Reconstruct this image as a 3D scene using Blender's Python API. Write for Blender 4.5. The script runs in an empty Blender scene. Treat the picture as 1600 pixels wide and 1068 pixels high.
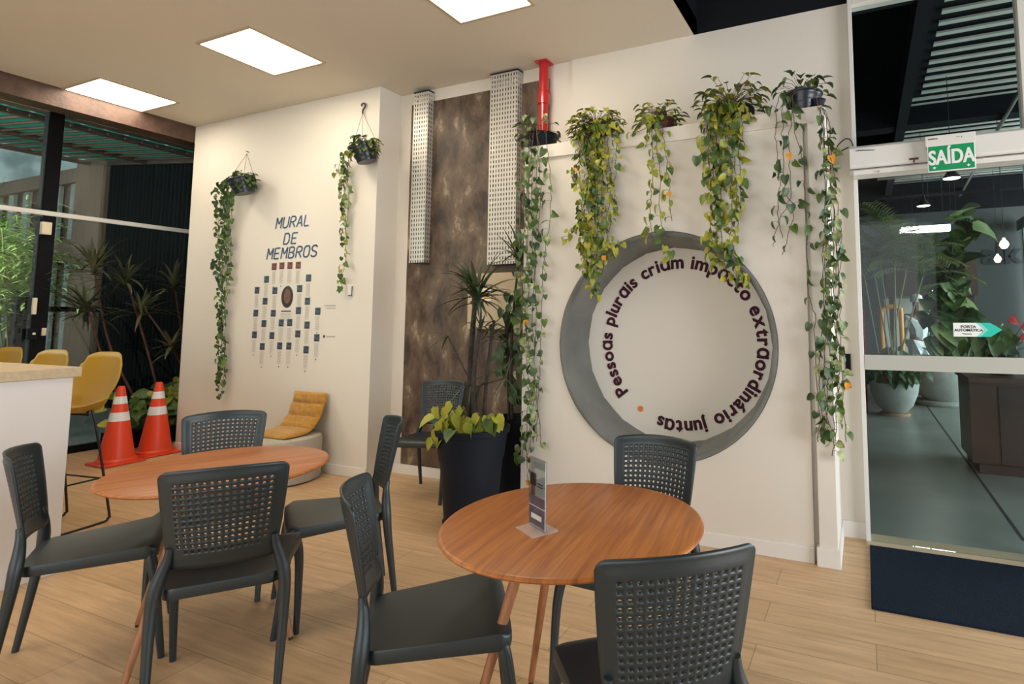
import bpy, bmesh, math, random
from mathutils import Vector, Matrix
random.seed(7)
S = bpy.context.scene
COL = S.collection
# ---------------------------------------------------------------- camera
YAW, PIT, ROL = [math.radians(a) for a in (22.84990264, 4.80648679, -0.09410087)]
FPX, PX, PY, EYE = 867.11, 983.44, 425.53, 1.36
fw = Vector((-math.sin(YAW)*math.cos(PIT), math.cos(YAW)*math.cos(PIT), math.sin(PIT)))
r0 = Vector((math.cos(YAW), math.sin(YAW), 0)); u0 = r0.cross(fw)
RT = math.cos(ROL)*r0 + math.sin(ROL)*u0
UP = -math.sin(ROL)*r0 + math.cos(ROL)*u0
cam = bpy.data.cameras.new('camera'); camo = bpy.data.objects.new('camera', cam); COL.objects.link(camo)
M = Matrix((RT, UP, -fw)).transposed().to_4x4(); M.translation = (0, 0, EYE)
camo.matrix_world = M
cam.sensor_width = 36; cam.sensor_fit = 'HORIZONTAL'; cam.lens = FPX/1600*36
cam.shift_x = (800-PX)/1600; cam.shift_y = (PY-534)/1600
cam.clip_start = .05; cam.clip_end = 200
S.camera = camo
# measuring helpers: where a point seen in the photograph lies on a real plane
def ray(x, y): return (x-PX)/FPX*RT-(y-PY)/FPX*UP+fw
def onz(x, y, z): d = ray(x, y); return Vector((0, 0, EYE))+d*((z-EYE)/d.z)
def ony(x, y, Y): d = ray(x, y); return Vector((0, 0, EYE))+d*(Y/d.y)
def onx(x, y, X): d = ray(x, y); return Vector((0, 0, EYE))+d*(X/d.x)
# ---------------------------------------------------------------- view, world, lights
S.view_settings.view_transform = 'Standard'; S.view_settings.look = 'None'
S.view_settings.gamma = 1; S.view_settings.use_curve_mapping = False
S.view_settings.exposure = 0.78
W = bpy.data.worlds.new('sky'); S.world = W; W.use_nodes = True
wn = W.node_tree; wn.nodes.clear()
wo = wn.nodes.new('ShaderNodeOutputWorld'); wb = wn.nodes.new('ShaderNodeBackground')
wb.inputs[0].default_value = (.80, .89, .92, 1); wb.inputs[1].default_value = 1.3
wn.links.new(wb.outputs[0], wo.inputs[0])
def area(name, loc, target, sx, sy, power, color):
    l = bpy.data.lights.new(name, 'AREA'); l.shape = 'RECTANGLE'; l.size = sx; l.size_y = sy
    l.energy = power; l.color = color
    o = bpy.data.objects.new(name, l); COL.objects.link(o); o.location = loc
    o.rotation_euler = (Vector(target)-Vector(loc)).to_track_quat('-Z', 'Y').to_euler()
    return o
area('daylight_right_window', (3.9, 1.5, 1.3), (-1.5, 2.6, .7), 2.4, 1.8, 95, (.93, .94, 1))
area('daylight_rear_window', (-1.6, -3.4, 1.9), (-2, 2, 1.0), 5.0, 2.4, 30, (.95, .95, .95))
area('daylight_hall_glazing', (6.3, 9.5, 2.2), (0, 9, 1.0), 8, 3.2, 600, (.85, .95, 1))
area('bamboo_fill_lamp', (-8.7, .9, 2.9), (-9.4, 3.3, 1.9), 1.4, 1.4, 260, (1, 1, .9))  # added lamp in the yard, aimed to brighten the bamboo

PANEL_E = 11.0
# ---------------------------------------------------------------- materials
MATS = {}
def nt(name):
    m = bpy.data.materials.new(name); m.use_nodes = True
    t = m.node_tree; b = t.nodes['Principled BSDF']; MATS[name] = m
    return m, t, b
def mat(name, col, rough=.5, metal=0, var=0, vscale=8, bump=0, bscale=60, col2=None, spec=.5, stretch=None, coat=0, emit=0, sheen=0):
    m, t, b = nt(name)
    b.inputs['Base Color'].default_value = (*col, 1)
    b.inputs['Roughness'].default_value = rough; b.inputs['Metallic'].default_value = metal
    b.inputs['Specular IOR Level'].default_value = spec
    if coat: b.inputs['Coat Weight'].default_value = coat
    if sheen: b.inputs['Sheen Weight'].default_value = sheen
    if emit: b.inputs['Emission Color'].default_value = (*col, 1); b.inputs['Emission Strength'].default_value = emit
    tc = t.nodes.new('ShaderNodeTexCoord'); src = tc.outputs['Object']
    if stretch:
        mp = t.nodes.new('ShaderNodeMapping'); mp.inputs['Scale'].default_value = stretch[:3]
        if len(stretch) > 3: mp.inputs['Rotation'].default_value = (0, 0, stretch[3])
        t.links.new(src, mp.inputs[0]); src = mp.outputs[0]
    if var or col2:
        n = t.nodes.new('ShaderNodeTexNoise'); n.inputs['Scale'].default_value = vscale; n.inputs['Detail'].default_value = 5
        t.links.new(src, n.inputs['Vector'])
        r = t.nodes.new('ShaderNodeValToRGB'); t.links.new(n.outputs['Fac'], r.inputs[0])
        c2 = col2 or tuple(c*(1-var) for c in col)
        r.color_ramp.elements[0].position = .36; r.color_ramp.elements[1].position = .64
        r.color_ramp.elements[0].color = (*col, 1); r.color_ramp.elements[1].color = (*c2, 1)
        t.links.new(r.outputs[0], b.inputs['Base Color'])
    if bump:
        n2 = t.nodes.new('ShaderNodeTexNoise'); n2.inputs['Scale'].default_value = bscale; n2.inputs['Detail'].default_value = 4
        t.links.new(src, n2.inputs['Vector'])
        bp = t.nodes.new('ShaderNodeBump'); bp.inputs['Strength'].default_value = bump; bp.inputs['Distance'].default_value = .01
        t.links.new(n2.outputs['Fac'], bp.inputs['Height']); t.links.new(bp.outputs[0], b.inputs['Normal'])
    return m
def glass(name, tint, gloss=.9, rough=0.0, fmul=1.0):
    m = bpy.data.materials.new(name); m.use_nodes = True; t = m.node_tree; t.nodes.clear()
    o = t.nodes.new('ShaderNodeOutputMaterial'); mx = t.nodes.new('ShaderNodeMixShader')
    tr = t.nodes.new('ShaderNodeBsdfTransparent'); tr.inputs[0].default_value = (*tint, 1)
    g = t.nodes.new('ShaderNodeBsdfGlossy'); g.inputs['Roughness'].default_value = rough; g.inputs[0].default_value = (gloss, gloss, gloss, 1)
    f = t.nodes.new('ShaderNodeFresnel'); f.inputs[0].default_value = 1.5
    mu = t.nodes.new('ShaderNodeMath'); mu.operation = 'MULTIPLY'; mu.inputs[1].default_value = fmul
    t.links.new(f.outputs[0], mu.inputs[0]); t.links.new(mu.outputs[0], mx.inputs[0])
    t.links.new(tr.outputs[0], mx.inputs[1]); t.links.new(g.outputs[0], mx.inputs[2]); t.links.new(mx.outputs[0], o.inputs[0])
    MATS[name] = m; return m
def frosted(name, col, fac):
    m = bpy.data.materials.new(name); m.use_nodes = True; t = m.node_tree; t.nodes.clear()
    o = t.nodes.new('ShaderNodeOutputMaterial'); mx = t.nodes.new('ShaderNodeMixShader'); mx.inputs[0].default_value = fac
    tr = t.nodes.new('ShaderNodeBsdfTransparent'); d = t.nodes.new('ShaderNodeBsdfDiffuse'); d.inputs[0].default_value = (*col, 1)
    t.links.new(tr.outputs[0], mx.inputs[1]); t.links.new(d.outputs[0], mx.inputs[2]); t.links.new(mx.outputs[0], o.inputs[0])
    MATS[name] = m; return m

mat('wall_paint', (.74, .69, .61), .75, bump=.06, bscale=180)
mat('ceiling_paint', (.66, .60, .50), .85, bump=.04, bscale=140)
mat('trim_paint', (.78, .75, .70), .5)
mat('black_paint', (.009, .010, .013), .85, spec=.15)
mat('brown_beam', (.085, .042, .026), .6, var=.4, vscale=12, bump=.3, bscale=40)
mat('chair_plastic', (.009, .019, .023), .42, spec=.7, bump=.03, bscale=500)
mat('black_metal', (.010, .011, .013), .4, spec=.5)
mat('steel', (.45, .45, .43), .35, metal=.9)
mat('white_metal', (.70, .68, .63), .4)
mat('cream_plastic', (.72, .63, .47), .45)
mat('pot_black', (.006, .010, .019), .6, spec=.25, bump=.05, bscale=80)
mat('pot_ribbed', (.012, .018, .024), .3)
mat('pot_red', (.10, .02, .015), .5)
mat('mustard', (.40, .225, .008), .48)
mat('mustard_fabric', (.52, .25, .025), .9, var=.25, vscale=30, bump=.3, bscale=200, sheen=.3)
mat('counter_white', (.78, .74, .71), .6)
mat('counter_wood', (.62, .48, .30), .5, var=.15, vscale=6, stretch=(1, 8, 8))
mat('cone_orange', (.72, .055, .012), .42)
mat('cone_white', (.72, .74, .76), .3, bump=.1, bscale=200)
mat('pouf_fabric', (.43, .38, .31), .9, bump=.2, bscale=300)
mat('seat_fabric', (.18, .185, .165), .85, var=.3, vscale=3, bump=.25, bscale=350, sheen=.2)
mat('lettering_maroon', (.055, .012, .022), .8, spec=.2)
mat('lettering_orange', (.70, .22, .04), .6)
mat('lettering_blue', (.03, .075, .17), .6)
mat('pipe_red', (.46, .010, .014), .28, coat=.5)
mat('box_cream', (.50, .40, .27), .5)
mat('warning_yellow', (.75, .42, .03), .5)
mat('paper_white', (.80, .77, .72), .6)
mat('photo_teal', (.03, .12, .20), .5, var=.6, vscale=30)
mat('photo_red', (.25, .03, .025), .5, var=.5, vscale=30)
mat('skin_print', (.20, .09, .055), .6, var=.4, vscale=40)
mat('hair_print', (.02, .012, .01), .6)
mat('ink_grey', (.42, .38, .33), .7)
mat('ink_dark', (.03, .03, .035), .7)
mat('leaf_green', (.035, .085, .022), .45, col2=(.12, .19, .035), vscale=14, spec=.4)
mat('leaf_dark', (.022, .055, .026), .42, col2=(.07, .13, .04), vscale=16, spec=.4)
mat('leaf_yellow', (.15, .20, .025), .45, col2=(.44, .40, .05), vscale=11, spec=.4)
mat('leaf_gold', (.42, .38, .035), .45, col2=(.20, .27, .03), vscale=6, spec=.4)
mat('leaf_variegated', (.035, .095, .035), .42, col2=(.42, .45, .20), vscale=26, spec=.4)
mat('leaf_orange', (.70, .30, .02), .5)
mat('leaf_blade', (.022, .05, .022), .38, col2=(.07, .075, .03), vscale=5, spec=.5)
mat('leaf_blade_olive', (.10, .085, .03), .42, col2=(.035, .06, .03), vscale=3, spec=.5)
mat('leaf_bamboo', (.22, .38, .08), .5, col2=(.60, .68, .28), vscale=3)
mat('leaf_palm', (.10, .18, .06), .5, col2=(.28, .30, .12), vscale=4)
mat('leaf_broad', (.09, .16, .06), .4, col2=(.26, .30, .13), vscale=4)
mat('leaf_red', (.45, .01, .02), .4)
mat('stem_brown', (.10, .065, .03), .7)
mat('stem_green', (.15, .15, .05), .6)
mat('trunk', (.055, .04, .03), .8, var=.6, vscale=20, bump=.5, bscale=60)
mat('trunk_red', (.11, .045, .03), .8, var=.5, vscale=12)
mat('soil', (.03, .02, .013), .95, bump=.8, bscale=60)
mat('concrete_floor', (.27, .29, .265), .28, var=.25, vscale=1.6)
mat('hall_wall', (.07, .075, .072), .8)
mat('pot_stone', (.46, .46, .43), .8, var=.15, vscale=9, bump=.3, bscale=90)
mat('terracotta', (.40, .24, .15), .8)
mat('brown_panel', (.045, .020, .016), .5, var=.3, vscale=4)
mat('brown_counter', (.075, .032, .022), .4, var=.3, vscale=5)
mat('metal_deck', (.60, .62, .56), .45)
mat('orange_tube', (.75, .30, .02), .4)
mat('cloth_white', (.80, .82, .82), .8)
mat('cloth_red', (.5, .02, .03), .7)
mat('skin', (.25, .12, .07), .6)
mat('teal_paint', (.02, .30, .27), .5)
mat('sign_green', (.0, .27, .09), .4)
mat('sign_white', (.80, .82, .78), .4)
mat('arrow_teal', (.01, .50, .38), .4)
mat('arrow_teal_light', (.20, .62, .52), .4)
def translucent(name, col):
    m = bpy.data.materials.new(name); m.use_nodes = True; t = m.node_tree; t.nodes.clear()
    o = t.nodes.new('ShaderNodeOutputMaterial'); mx = t.nodes.new('ShaderNodeMixShader'); mx.inputs[0].default_value = .6
    a = t.nodes.new('ShaderNodeBsdfDiffuse'); b = t.nodes.new('ShaderNodeBsdfTranslucent'); a.inputs[0].default_value = b.inputs[0].default_value = (*col, 1)
    t.links.new(a.outputs[0], mx.inputs[1]); t.links.new(b.outputs[0], mx.inputs[2]); t.links.new(mx.outputs[0], o.inputs[0]); MATS[name] = m
translucent('awning_green', (.05, .22, .16))
mat('post_black', (.008, .008, .009), .9, spec=.15)
mat('fence_black', (.007, .008, .010), .9, spec=.1, var=.5, vscale=2, stretch=(6, 1, .3))
mat('fence_brown', (.15, .09, .06), .8, var=.4, vscale=3, stretch=(8, 8, .5))
mat('fence_grey', (.26, .29, .28), .8, var=.3, vscale=3)
mat('old_plaster', (.26, .33, .33), .9, col2=(.62, .68, .68), vscale=1.5)
mat('yard_paving', (.06, .06, .055), .9)
mat('wire_black', (.012, .012, .012), .5)
mat('bulb_glow', (1, .75, .45), .3, emit=14)
mat('lamp_glow', (1, .97, .9), .3, emit=6)
mat('menu_print', (.17, .13, .17), .5, var=.4, vscale=25)
glass('acrylic', (.95, .97, .97), .9, fmul=.8)
glass('window_glass', (.54, .60, .59), .9, fmul=1.0)
glass('door_glass', (.84, .88, .87), .9, fmul=.3)
frosted('acrylic_edge', (.85, .86, .84), .22)
frosted('frost_band', (.50, .50, .44), .88)
m, t, b = nt('panel_light'); b.inputs['Emission Color'].default_value = (1, .88, .70, 1); b.inputs['Emission Strength'].default_value = PANEL_E

# floor boards
m, t, b = nt('oak_floor'); N = t.nodes.new; L = t.links.new
tc = N('ShaderNodeTexCoord'); br = N('ShaderNodeTexBrick'); br.offset = .37; br.inputs['Scale'].default_value = 1
br.inputs['Brick Width'].default_value = 1.25; br.inputs['Row Height'].default_value = .19; br.inputs['Mortar Size'].default_value = .0016
br.inputs['Color1'].default_value = (.68, .455, .26, 1); br.inputs['Color2'].default_value = (.60, .39, .21, 1); br.inputs['Mortar'].default_value = (.30, .19, .10, 1)
L(tc.outputs['Object'], br.inputs['Vector'])
mp = N('ShaderNodeMapping'); mp.inputs['Scale'].default_value = (1.2, 14, 1); L(tc.outputs['Object'], mp.inputs[0])
n1 = N('ShaderNodeTexNoise'); n1.inputs['Scale'].default_value = 2.2; n1.inputs['Detail'].default_value = 8; n1.inputs['Roughness'].default_value = .65; L(mp.outputs[0], n1.inputs['Vector'])
rp = N('ShaderNodeValToRGB'); rp.color_ramp.elements[0].position = .3; rp.color_ramp.elements[0].color = (.72, .70, .68, 1); rp.color_ramp.elements[1].position = .7; rp.color_ramp.elements[1].color = (1.08, 1.08, 1.08, 1)
L(n1.outputs['Fac'], rp.inputs[0])
mxx = N('ShaderNodeMix'); mxx.data_type = 'RGBA'; mxx.blend_type = 'MULTIPLY'; mxx.inputs[0].default_value = 1
L(br.outputs['Color'], mxx.inputs[6]); L(rp.outputs[0], mxx.inputs[7]); L(mxx.outputs[2], b.inputs['Base Color'])
b.inputs['Roughness'].default_value = .42; b.inputs['Specular IOR Level'].default_value = .45
bp = N('ShaderNodeBump'); bp.inputs['Strength'].default_value = .08; bp.inputs['Distance'].default_value = .01; L(n1.outputs['Fac'], bp.inputs['Height']); L(bp.outputs[0], b.inputs['Normal'])
# table veneer
m, t, b = nt('table_veneer'); N = t.nodes.new; L = t.links.new
tc = N('ShaderNodeTexCoord'); mp = N('ShaderNodeMapping'); mp.inputs['Rotation'].default_value = (0, 0, math.radians(-22)); mp.inputs['Scale'].default_value = (1.6, 34, 4); L(tc.outputs['Object'], mp.inputs[0])
n1 = N('ShaderNodeTexNoise'); n1.inputs['Scale'].default_value = 1.6; n1.inputs['Detail'].default_value = 7; n1.inputs['Roughness'].default_value = .6; n1.inputs['Distortion'].default_value = .4; L(mp.outputs[0], n1.inputs['Vector'])
rp = N('ShaderNodeValToRGB'); rp.color_ramp.elements[0].position = .3; rp.color_ramp.elements[0].color = (.33, .090, .020, 1); rp.color_ramp.elements[1].position = .68; rp.color_ramp.elements[1].color = (.60, .215, .052, 1)
L(n1.outputs['Fac'], rp.inputs[0]); L(rp.outputs[0], b.inputs['Base Color']); b.inputs['Roughness'].default_value = .36; b.inputs['Specular IOR Level'].default_value = .5
mat('leg_wood', (.42, .17, .07), .45, var=.35, vscale=6, stretch=(10, 10, 1))
# burnished concrete
m, t, b = nt('burnished_cement'); N = t.nodes.new; L = t.links.new
tc = N('ShaderNodeTexCoord'); mp = N('ShaderNodeMapping'); mp.inputs['Scale'].default_value = (1.5, 1, .8); L(tc.outputs['Object'], mp.inputs[0])
n1 = N('ShaderNodeTexNoise'); n1.inputs['Scale'].default_value = 3.4; n1.inputs['Detail'].default_value = 12; n1.inputs['Roughness'].default_value = .68; n1.inputs['Distortion'].default_value = .15; L(mp.outputs[0], n1.inputs['Vector'])
rp = N('ShaderNodeValToRGB'); e = rp.color_ramp.elements; e[0].position = .38; e[0].color = (.036, .024, .017, 1); e[1].position = .66; e[1].color = (.38, .30, .21, 1)
x = e.new(.47); x.color = (.095, .062, .042, 1); x = e.new(.58); x.color = (.150, .103, .070, 1)
L(n1.outputs['Fac'], rp.inputs[0]); L(rp.outputs[0], b.inputs['Base Color']); b.inputs['Roughness'].default_value = .5
# perforated galvanised sheet: slots let the wall behind show
m, t, b = nt('perforated_sheet'); N = t.nodes.new; L = t.links.new
b.inputs['Base Color'].default_value = (.62, .60, .55, 1); b.inputs['Metallic'].default_value = .45; b.inputs['Roughness'].default_value = .42
tc = N('ShaderNodeTexCoord'); sp = N('ShaderNodeSeparateXYZ'); L(tc.outputs['Object'], sp.inputs[0])
def mth(op, a, v):
    n = N('ShaderNodeMath'); n.operation = op
    if isinstance(a, (int, float)): n.inputs[0].default_value = a
    else: L(a, n.inputs[0])
    if v is not None:
        if isinstance(v, (int, float)): n.inputs[1].default_value = v
        else: L(v, n.inputs[1])
    return n.outputs[0]
hx = mth('ADD', sp.outputs[0], sp.outputs[1])
fx = mth('LESS_THAN', mth('FRACT', mth('MULTIPLY', hx, 1/.0275), None), .36)
fz = mth('LESS_THAN', mth('FRACT', mth('MULTIPLY', sp.outputs[2], 1/.041), None), .58)
al = mth('SUBTRACT', 1.0, mth('MULTIPLY', fx, fz)); L(al, b.inputs['Alpha'])
# door mat pile
m, t, b = nt('mat_pile'); N = t.nodes.new; L = t.links.new
n1 = N('ShaderNodeTexNoise'); n1.inputs['Scale'].default_value = 160; tc = N('ShaderNodeTexCoord'); L(tc.outputs['Object'], n1.inputs['Vector'])
rp = N('ShaderNodeValToRGB'); rp.color_ramp.elements[0].color = (.003, .006, .013, 1); rp.color_ramp.elements[1].color = (.022, .034, .055, 1); L(n1.outputs['Fac'], rp.inputs[0]); L(rp.outputs[0], b.inputs['Base Color'])
b.inputs['Roughness'].default_value = 1; b.inputs['Specular IOR Level'].default_value = .1
bp = N('ShaderNodeBump'); bp.inputs['Strength'].default_value = 1; bp.inputs['Distance'].default_value = .01; L(n1.outputs['Fac'], bp.inputs['Height']); L(bp.outputs[0], b.inputs['Normal'])

# ---------------------------------------------------------------- mesh helpers
def tag(o, label=None, cat=None, group=None, kind=None):
    if label: o['label'] = label
    if cat: o['category'] = cat
    if group: o['group'] = group
    if kind: o['kind'] = kind
    return o
class MB:
    def __init__(s): s.bm = bmesh.new(); s.idx = 0; s.mats = []
    def m(s, name):
        if name not in s.mats: s.mats.append(name)
        s.idx = s.mats.index(name); return s
    def face(s, pts):
        f = s.bm.faces.new([s.bm.verts.new(p) for p in pts]); f.material_index = s.idx; return f
    def box(s, a, b, rot=None, at=None):
        a, b = Vector(a), Vector(b)
        vs = []
        for i in range(8):
            p = Vector((b.x if i & 1 else a.x, b.y if i & 2 else a.y, b.z if i & 4 else a.z))
            if rot is not None: p = rot @ p
            if at is not None: p = p + Vector(at)
            vs.append(s.bm.verts.new(p))
        for q in ((0, 2, 3, 1), (4, 5, 7, 6), (0, 1, 5, 4), (2, 6, 7, 3), (0, 4, 6, 2), (1, 3, 7, 5)):
            s.bm.faces.new([vs[k] for k in q]).material_index = s.idx
        return s
    def lathe(s, prof, c=(0, 0, 0), n=32, ang=None, ribs=0, sy=1):
        c = Vector(c); rows = []
        for (r, z) in prof:
            rows.append([s.bm.verts.new(c+Vector((r*math.cos(2*math.pi*k/n), sy*r*math.sin(2*math.pi*k/n), z))) for k in range(n)] if r > 1e-5 else [s.bm.verts.new(c+Vector((0, 0, z)))])
        for A, B in zip(rows, rows[1:]):
            for k in range(n):
                k2 = (k+1) % n
                q = []
                for v in ((A[k % len(A)], A[k2 % len(A)], B[k2 % len(B)], B[k % len(B)])):
                    if v not in q: q.append(v)
                if len(q) > 2: s.bm.faces.new(q).material_index = s.idx
        return s
    def tube(s, pts, rad, n=8, cap=True, flat=1.0):
        pts = [Vector(p) for p in pts]
        if isinstance(rad, (int, float)): rad = [rad]*len(pts)
        rows = []; prev = None
        for i, p in enumerate(pts):
            d = (pts[min(i+1, len(pts)-1)]-pts[max(i-1, 0)])
            if d.length < 1e-9: d = Vector((0, 0, 1))
            d.normalize()
            if prev is None:
                a = Vector((0, 0, 1)) if abs(d.z) < .9 else Vector((1, 0, 0))
                X = d.cross(a).normalized()
            else:
                X = (prev-d*prev.dot(d)).normalized()
            prev = X; Y = d.cross(X)
            rows.append([s.bm.verts.new(p+rad[i]*(math.cos(2*math.pi*k/n)*X+flat*math.sin(2*math.pi*k/n)*Y)) for k in range(n)])
        for A, B in zip(rows, rows[1:]):
            for k in range(n):
                s.bm.faces.new((A[k], A[(k+1) % n], B[(k+1) % n], B[k])).material_index = s.idx
        if cap:
            s.bm.faces.new(rows[0][::-1]).material_index = s.idx; s.bm.faces.new(rows[-1]).material_index = s.idx
        return s
    def prism(s, poly, d, axis='y'):   # poly in plane, extruded by vector d
        d = Vector(d); A = [s.bm.verts.new(p) for p in poly]; B = [s.bm.verts.new(Vector(p)+d) for p in poly]
        s.bm.faces.new(A).material_index = s.idx; s.bm.faces.new(B[::-1]).material_index = s.idx
        for k in range(len(A)):
            k2 = (k+1) % len(A); s.bm.faces.new((A[k2], A[k], B[k], B[k2])).material_index = s.idx
        return s
    def build(s, name, material=None, parent=None, smooth=False, loc=None, bevel=0, solid=0, subsurf=0, angle=40):
        if material and not s.mats: s.mats = [material]
        bmesh.ops.recalc_face_normals(s.bm, faces=s.bm.faces)
        me = bpy.data.meshes.new(name); s.bm.to_mesh(me); s.bm.free()
        for k in s.mats: me.materials.append(MATS[k])
        o = bpy.data.objects.new(name, me); COL.objects.link(o)
        if parent: o.parent = parent
        if loc is not None: o.location = loc
        if smooth:
            me.polygons.foreach_set('use_smooth', [True]*len(me.polygons))
            me.set_sharp_from_angle(angle=math.radians(angle))
        if solid:
            k = o.modifiers.new('thickness', 'SOLIDIFY'); k.thickness = abs(solid); k.offset = 0
        if bevel:
            k = o.modifiers.new('bevel', 'BEVEL'); k.width = bevel; k.segments = 2; k.limit_method = 'ANGLE'
        if subsurf:
            k = o.modifiers.new('sub', 'SUBSURF'); k.levels = k.render_levels = subsurf
        return o
def empty(name, loc, label, cat, group=None, rz=0):
    o = bpy.data.objects.new(name, None); COL.objects.link(o); o.location = loc; o.rotation_euler = (0, 0, rz)
    return tag(o, label, cat, group)
def struct(mb, name, material, **k): return tag(mb.build(name, material, **k), kind='structure')
def copy_tree(o, parent=None):
    kids = list(o.children)
    c = o.copy(); COL.objects.link(c)
    if parent: c.parent = parent
    for ch in kids: copy_tree(ch, c)
    return c
def boxo(name, a, b, material, parent=None, bevel=0):
    return MB().box(a, b).build(name, material, parent, bevel=bevel)
def smoothline(pts, n=6):
    P = [Vector(p) for p in pts]; out = []
    for i in range(len(P)-1):
        p0, p1, p2, p3 = P[max(i-1, 0)], P[i], P[i+1], P[min(i+2, len(P)-1)]
        for k in range(n):
            t = k/n
            out.append(.5*((2*p1)+(-p0+p2)*t+(2*p0-5*p1+4*p2-p3)*t*t+(-p0+3*p1-3*p2+p3)*t**3))
    out.append(P[-1]); return out
def text_bm(string, size, bold=0.0, depth=.002, sx=1.0, align='LEFT'):
    c = bpy.data.curves.new('txt', 'FONT'); c.body = string; c.size = size; c.offset = bold; c.extrude = depth/2; c.align_x = align
    o = bpy.data.objects.new('txt', c); COL.objects.link(o)
    dg = bpy.context.evaluated_depsgraph_get(); dg.update()
    me = bpy.data.meshes.new_from_object(o.evaluated_get(dg)); bpy.data.objects.remove(o); bpy.data.curves.remove(c)
    bm = bmesh.new(); bm.from_mesh(me); bpy.data.meshes.remove(me)
    for v in bm.verts: v.co.x *= sx
    return bm
def merge_bm(mb, bm, mtx):
    vm = {}
    for v in bm.verts: vm[v.index] = mb.bm.verts.new(mtx @ v.co)
    for f in bm.faces:
        try: mb.bm.faces.new([vm[v.index] for v in f.verts]).material_index = mb.idx
        except ValueError: pass
    bm.free()
WALLROT = Matrix.Rotation(math.pi/2, 4, 'X')   # text lying in XY -> standing, read from -Y
def wall_text(mb, string, pos, size, bold=0, sx=1, align='LEFT', depth=.002):
    merge_bm(mb, text_bm(string, size, bold, depth, sx, align), Matrix.Translation(pos) @ WALLROT)

# ---------------------------------------------------------------- leaves and stems
def leaf(mb, p, tip, nrm, s, w=.92, curl=.3, fold=.20):
    tip = Vector(tip).normalized(); n = Vector(nrm); n = (n-tip*n.dot(tip))
    if n.length < 1e-4: n = tip.orthogonal()
    n.normalize(); x = tip.cross(n); p = Vector(p)
    mid = [(0, 0), (0, .35), (0, .7), (0, 1)]; ed = [(.30, -.12), (.50, .14), (.45, .46), (.24, .80)]
    P = lambda a, e: p+s*(a[0]*w*x+a[1]*tip+n*(e-curl*max(a[1], 0)**2))
    M_ = [mb.bm.verts.new(P(a, 0)) for a in mid]
    for sg in (-1, 1):
        E = [mb.bm.verts.new(P((a[0]*sg, a[1]), fold*(1 if a[0] > .3 else .6))) for a in ed]
        for q in ((M_[0], E[0], E[1], M_[1]), (M_[1], E[1], E[2], M_[2]), (M_[2], E[2], E[3], M_[3])):
            mb.bm.faces.new(q).material_index = mb.idx
def blade(mb, p, d, length, width, droop=.5, n=6):
    d = Vector(d).normalized(); side = d.cross(Vector((0, 0, 1)))
    if side.length < .1: side = Vector((random.uniform(-1, 1), random.uniform(-1, 1), 0))
    side.normalize(); rows = []; q = Vector(p); dd = d.copy()
    for i in range(n+1):
        t = i/n; w = width*(.45+.55*math.sin(min(t*2.2, 1)*math.pi/2))*(1-t**2.2)+.0006
        up = side.cross(dd)
        rows.append((mb.bm.verts.new(q-side*w), mb.bm.verts.new(q-up*w*.35), mb.bm.verts.new(q+side*w)))
        q = q+dd*(length/n); dd = (dd+Vector((0, 0, -droop/n*(.4+1.6*t)))).normalized()
    for A, B in zip(rows, rows[1:]):
        mb.bm.faces.new((A[0], A[1], B[1], B[0])).material_index = mb.idx
        mb.bm.faces.new((A[1], A[2], B[2], B[1])).material_index = mb.idx
def strand(st, lf, pts, dens, size, spread=.045, out=Vector((0, -1, 0)), rad=.0022, bare=0.0, mats=None):
    P = smoothline(pts, 6)
    for i in range(1, len(P)-1): P[i] = P[i]+Vector((random.uniform(-.008, .008), random.uniform(-.006, .006), 0))
    st.tube(P, [rad]*len(P), n=5)
    L_ = [(P[i+1]-P[i]).length for i in range(len(P)-1)]; tot = sum(L_)
    n = max(2, int(tot*dens))
    for k in range(n):
        f = bare+(1-bare)*(k+random.random()*.8)/n; a = f*tot; i = 0
        while i < len(L_)-1 and a > L_[i]: a -= L_[i]; i += 1
        base = P[i].lerp(P[i+1], min(1, a/max(L_[i], 1e-6)))
        az = random.uniform(-1, 1); side = Vector((az, 0, 0))+out*random.uniform(.15, .9)
        off = side.normalized()*random.uniform(.3, 1)*spread
        pp = base+off
        st.tube([base, base+off*.5+Vector((0, 0, .008)), pp], [.0012]*3, n=4, cap=False)
        if mats: lf.m(random.choice(mats))
        tip = Vector((az*.7, 0, -1))+out*random.uniform(-.1, .35)+Vector((random.uniform(-.3, .3), 0, random.uniform(0, .9) if random.random() < .3 else 0))
        nr = out+Vector((random.uniform(-1.7, 1.7), random.uniform(0, .9), random.uniform(-.3, 1.4)))
        leaf(lf, pp, tip, nr, size*random.uniform(.6, 1.25), w=random.uniform(.85, 1.1))
def crown(st, lf, c, rx, rz, n, size, mats=None, out=Vector((0, -1, 0)), up=.5):
    for k in range(n):
        a = random.uniform(0, 2*math.pi); e = random.uniform(-.7, 1.0)
        d = Vector((math.cos(a)*math.cos(e), math.sin(a)*math.cos(e), math.sin(e)))
        q = Vector(c)+Vector((d.x*rx, d.y*rx*.75, d.z*rz))*random.uniform(.7, 1)
        st.tube([Vector(c), Vector(c).lerp(q, .6)+Vector((0, 0, .02)), q], [.0016]*3, n=4, cap=False)
        if mats: lf.m(random.choice(mats))
        tip = Vector((d.x, d.y, -.3+up*random.uniform(-1, 1)))
        leaf(lf, q, tip, Vector((d.x*.5, d.y*.5-.3, 1)), size*random.uniform(.65, 1.25))

# ================================================================ THE SHELL
YM, YR, YU, YB = 3.63, 3.875, 3.86, 3.375      # mural wall, recess wall, wall above the ledge, niche front
ZC = 3.475; XL = -6.70; XG = -7.56
struct(MB().box((-7.72, -3.6, -.1), (4.1, YU, 0)).box((-7.72, YU, -.1), (-2.2, 4.8, 0)), 'floor', 'oak_floor')
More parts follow.
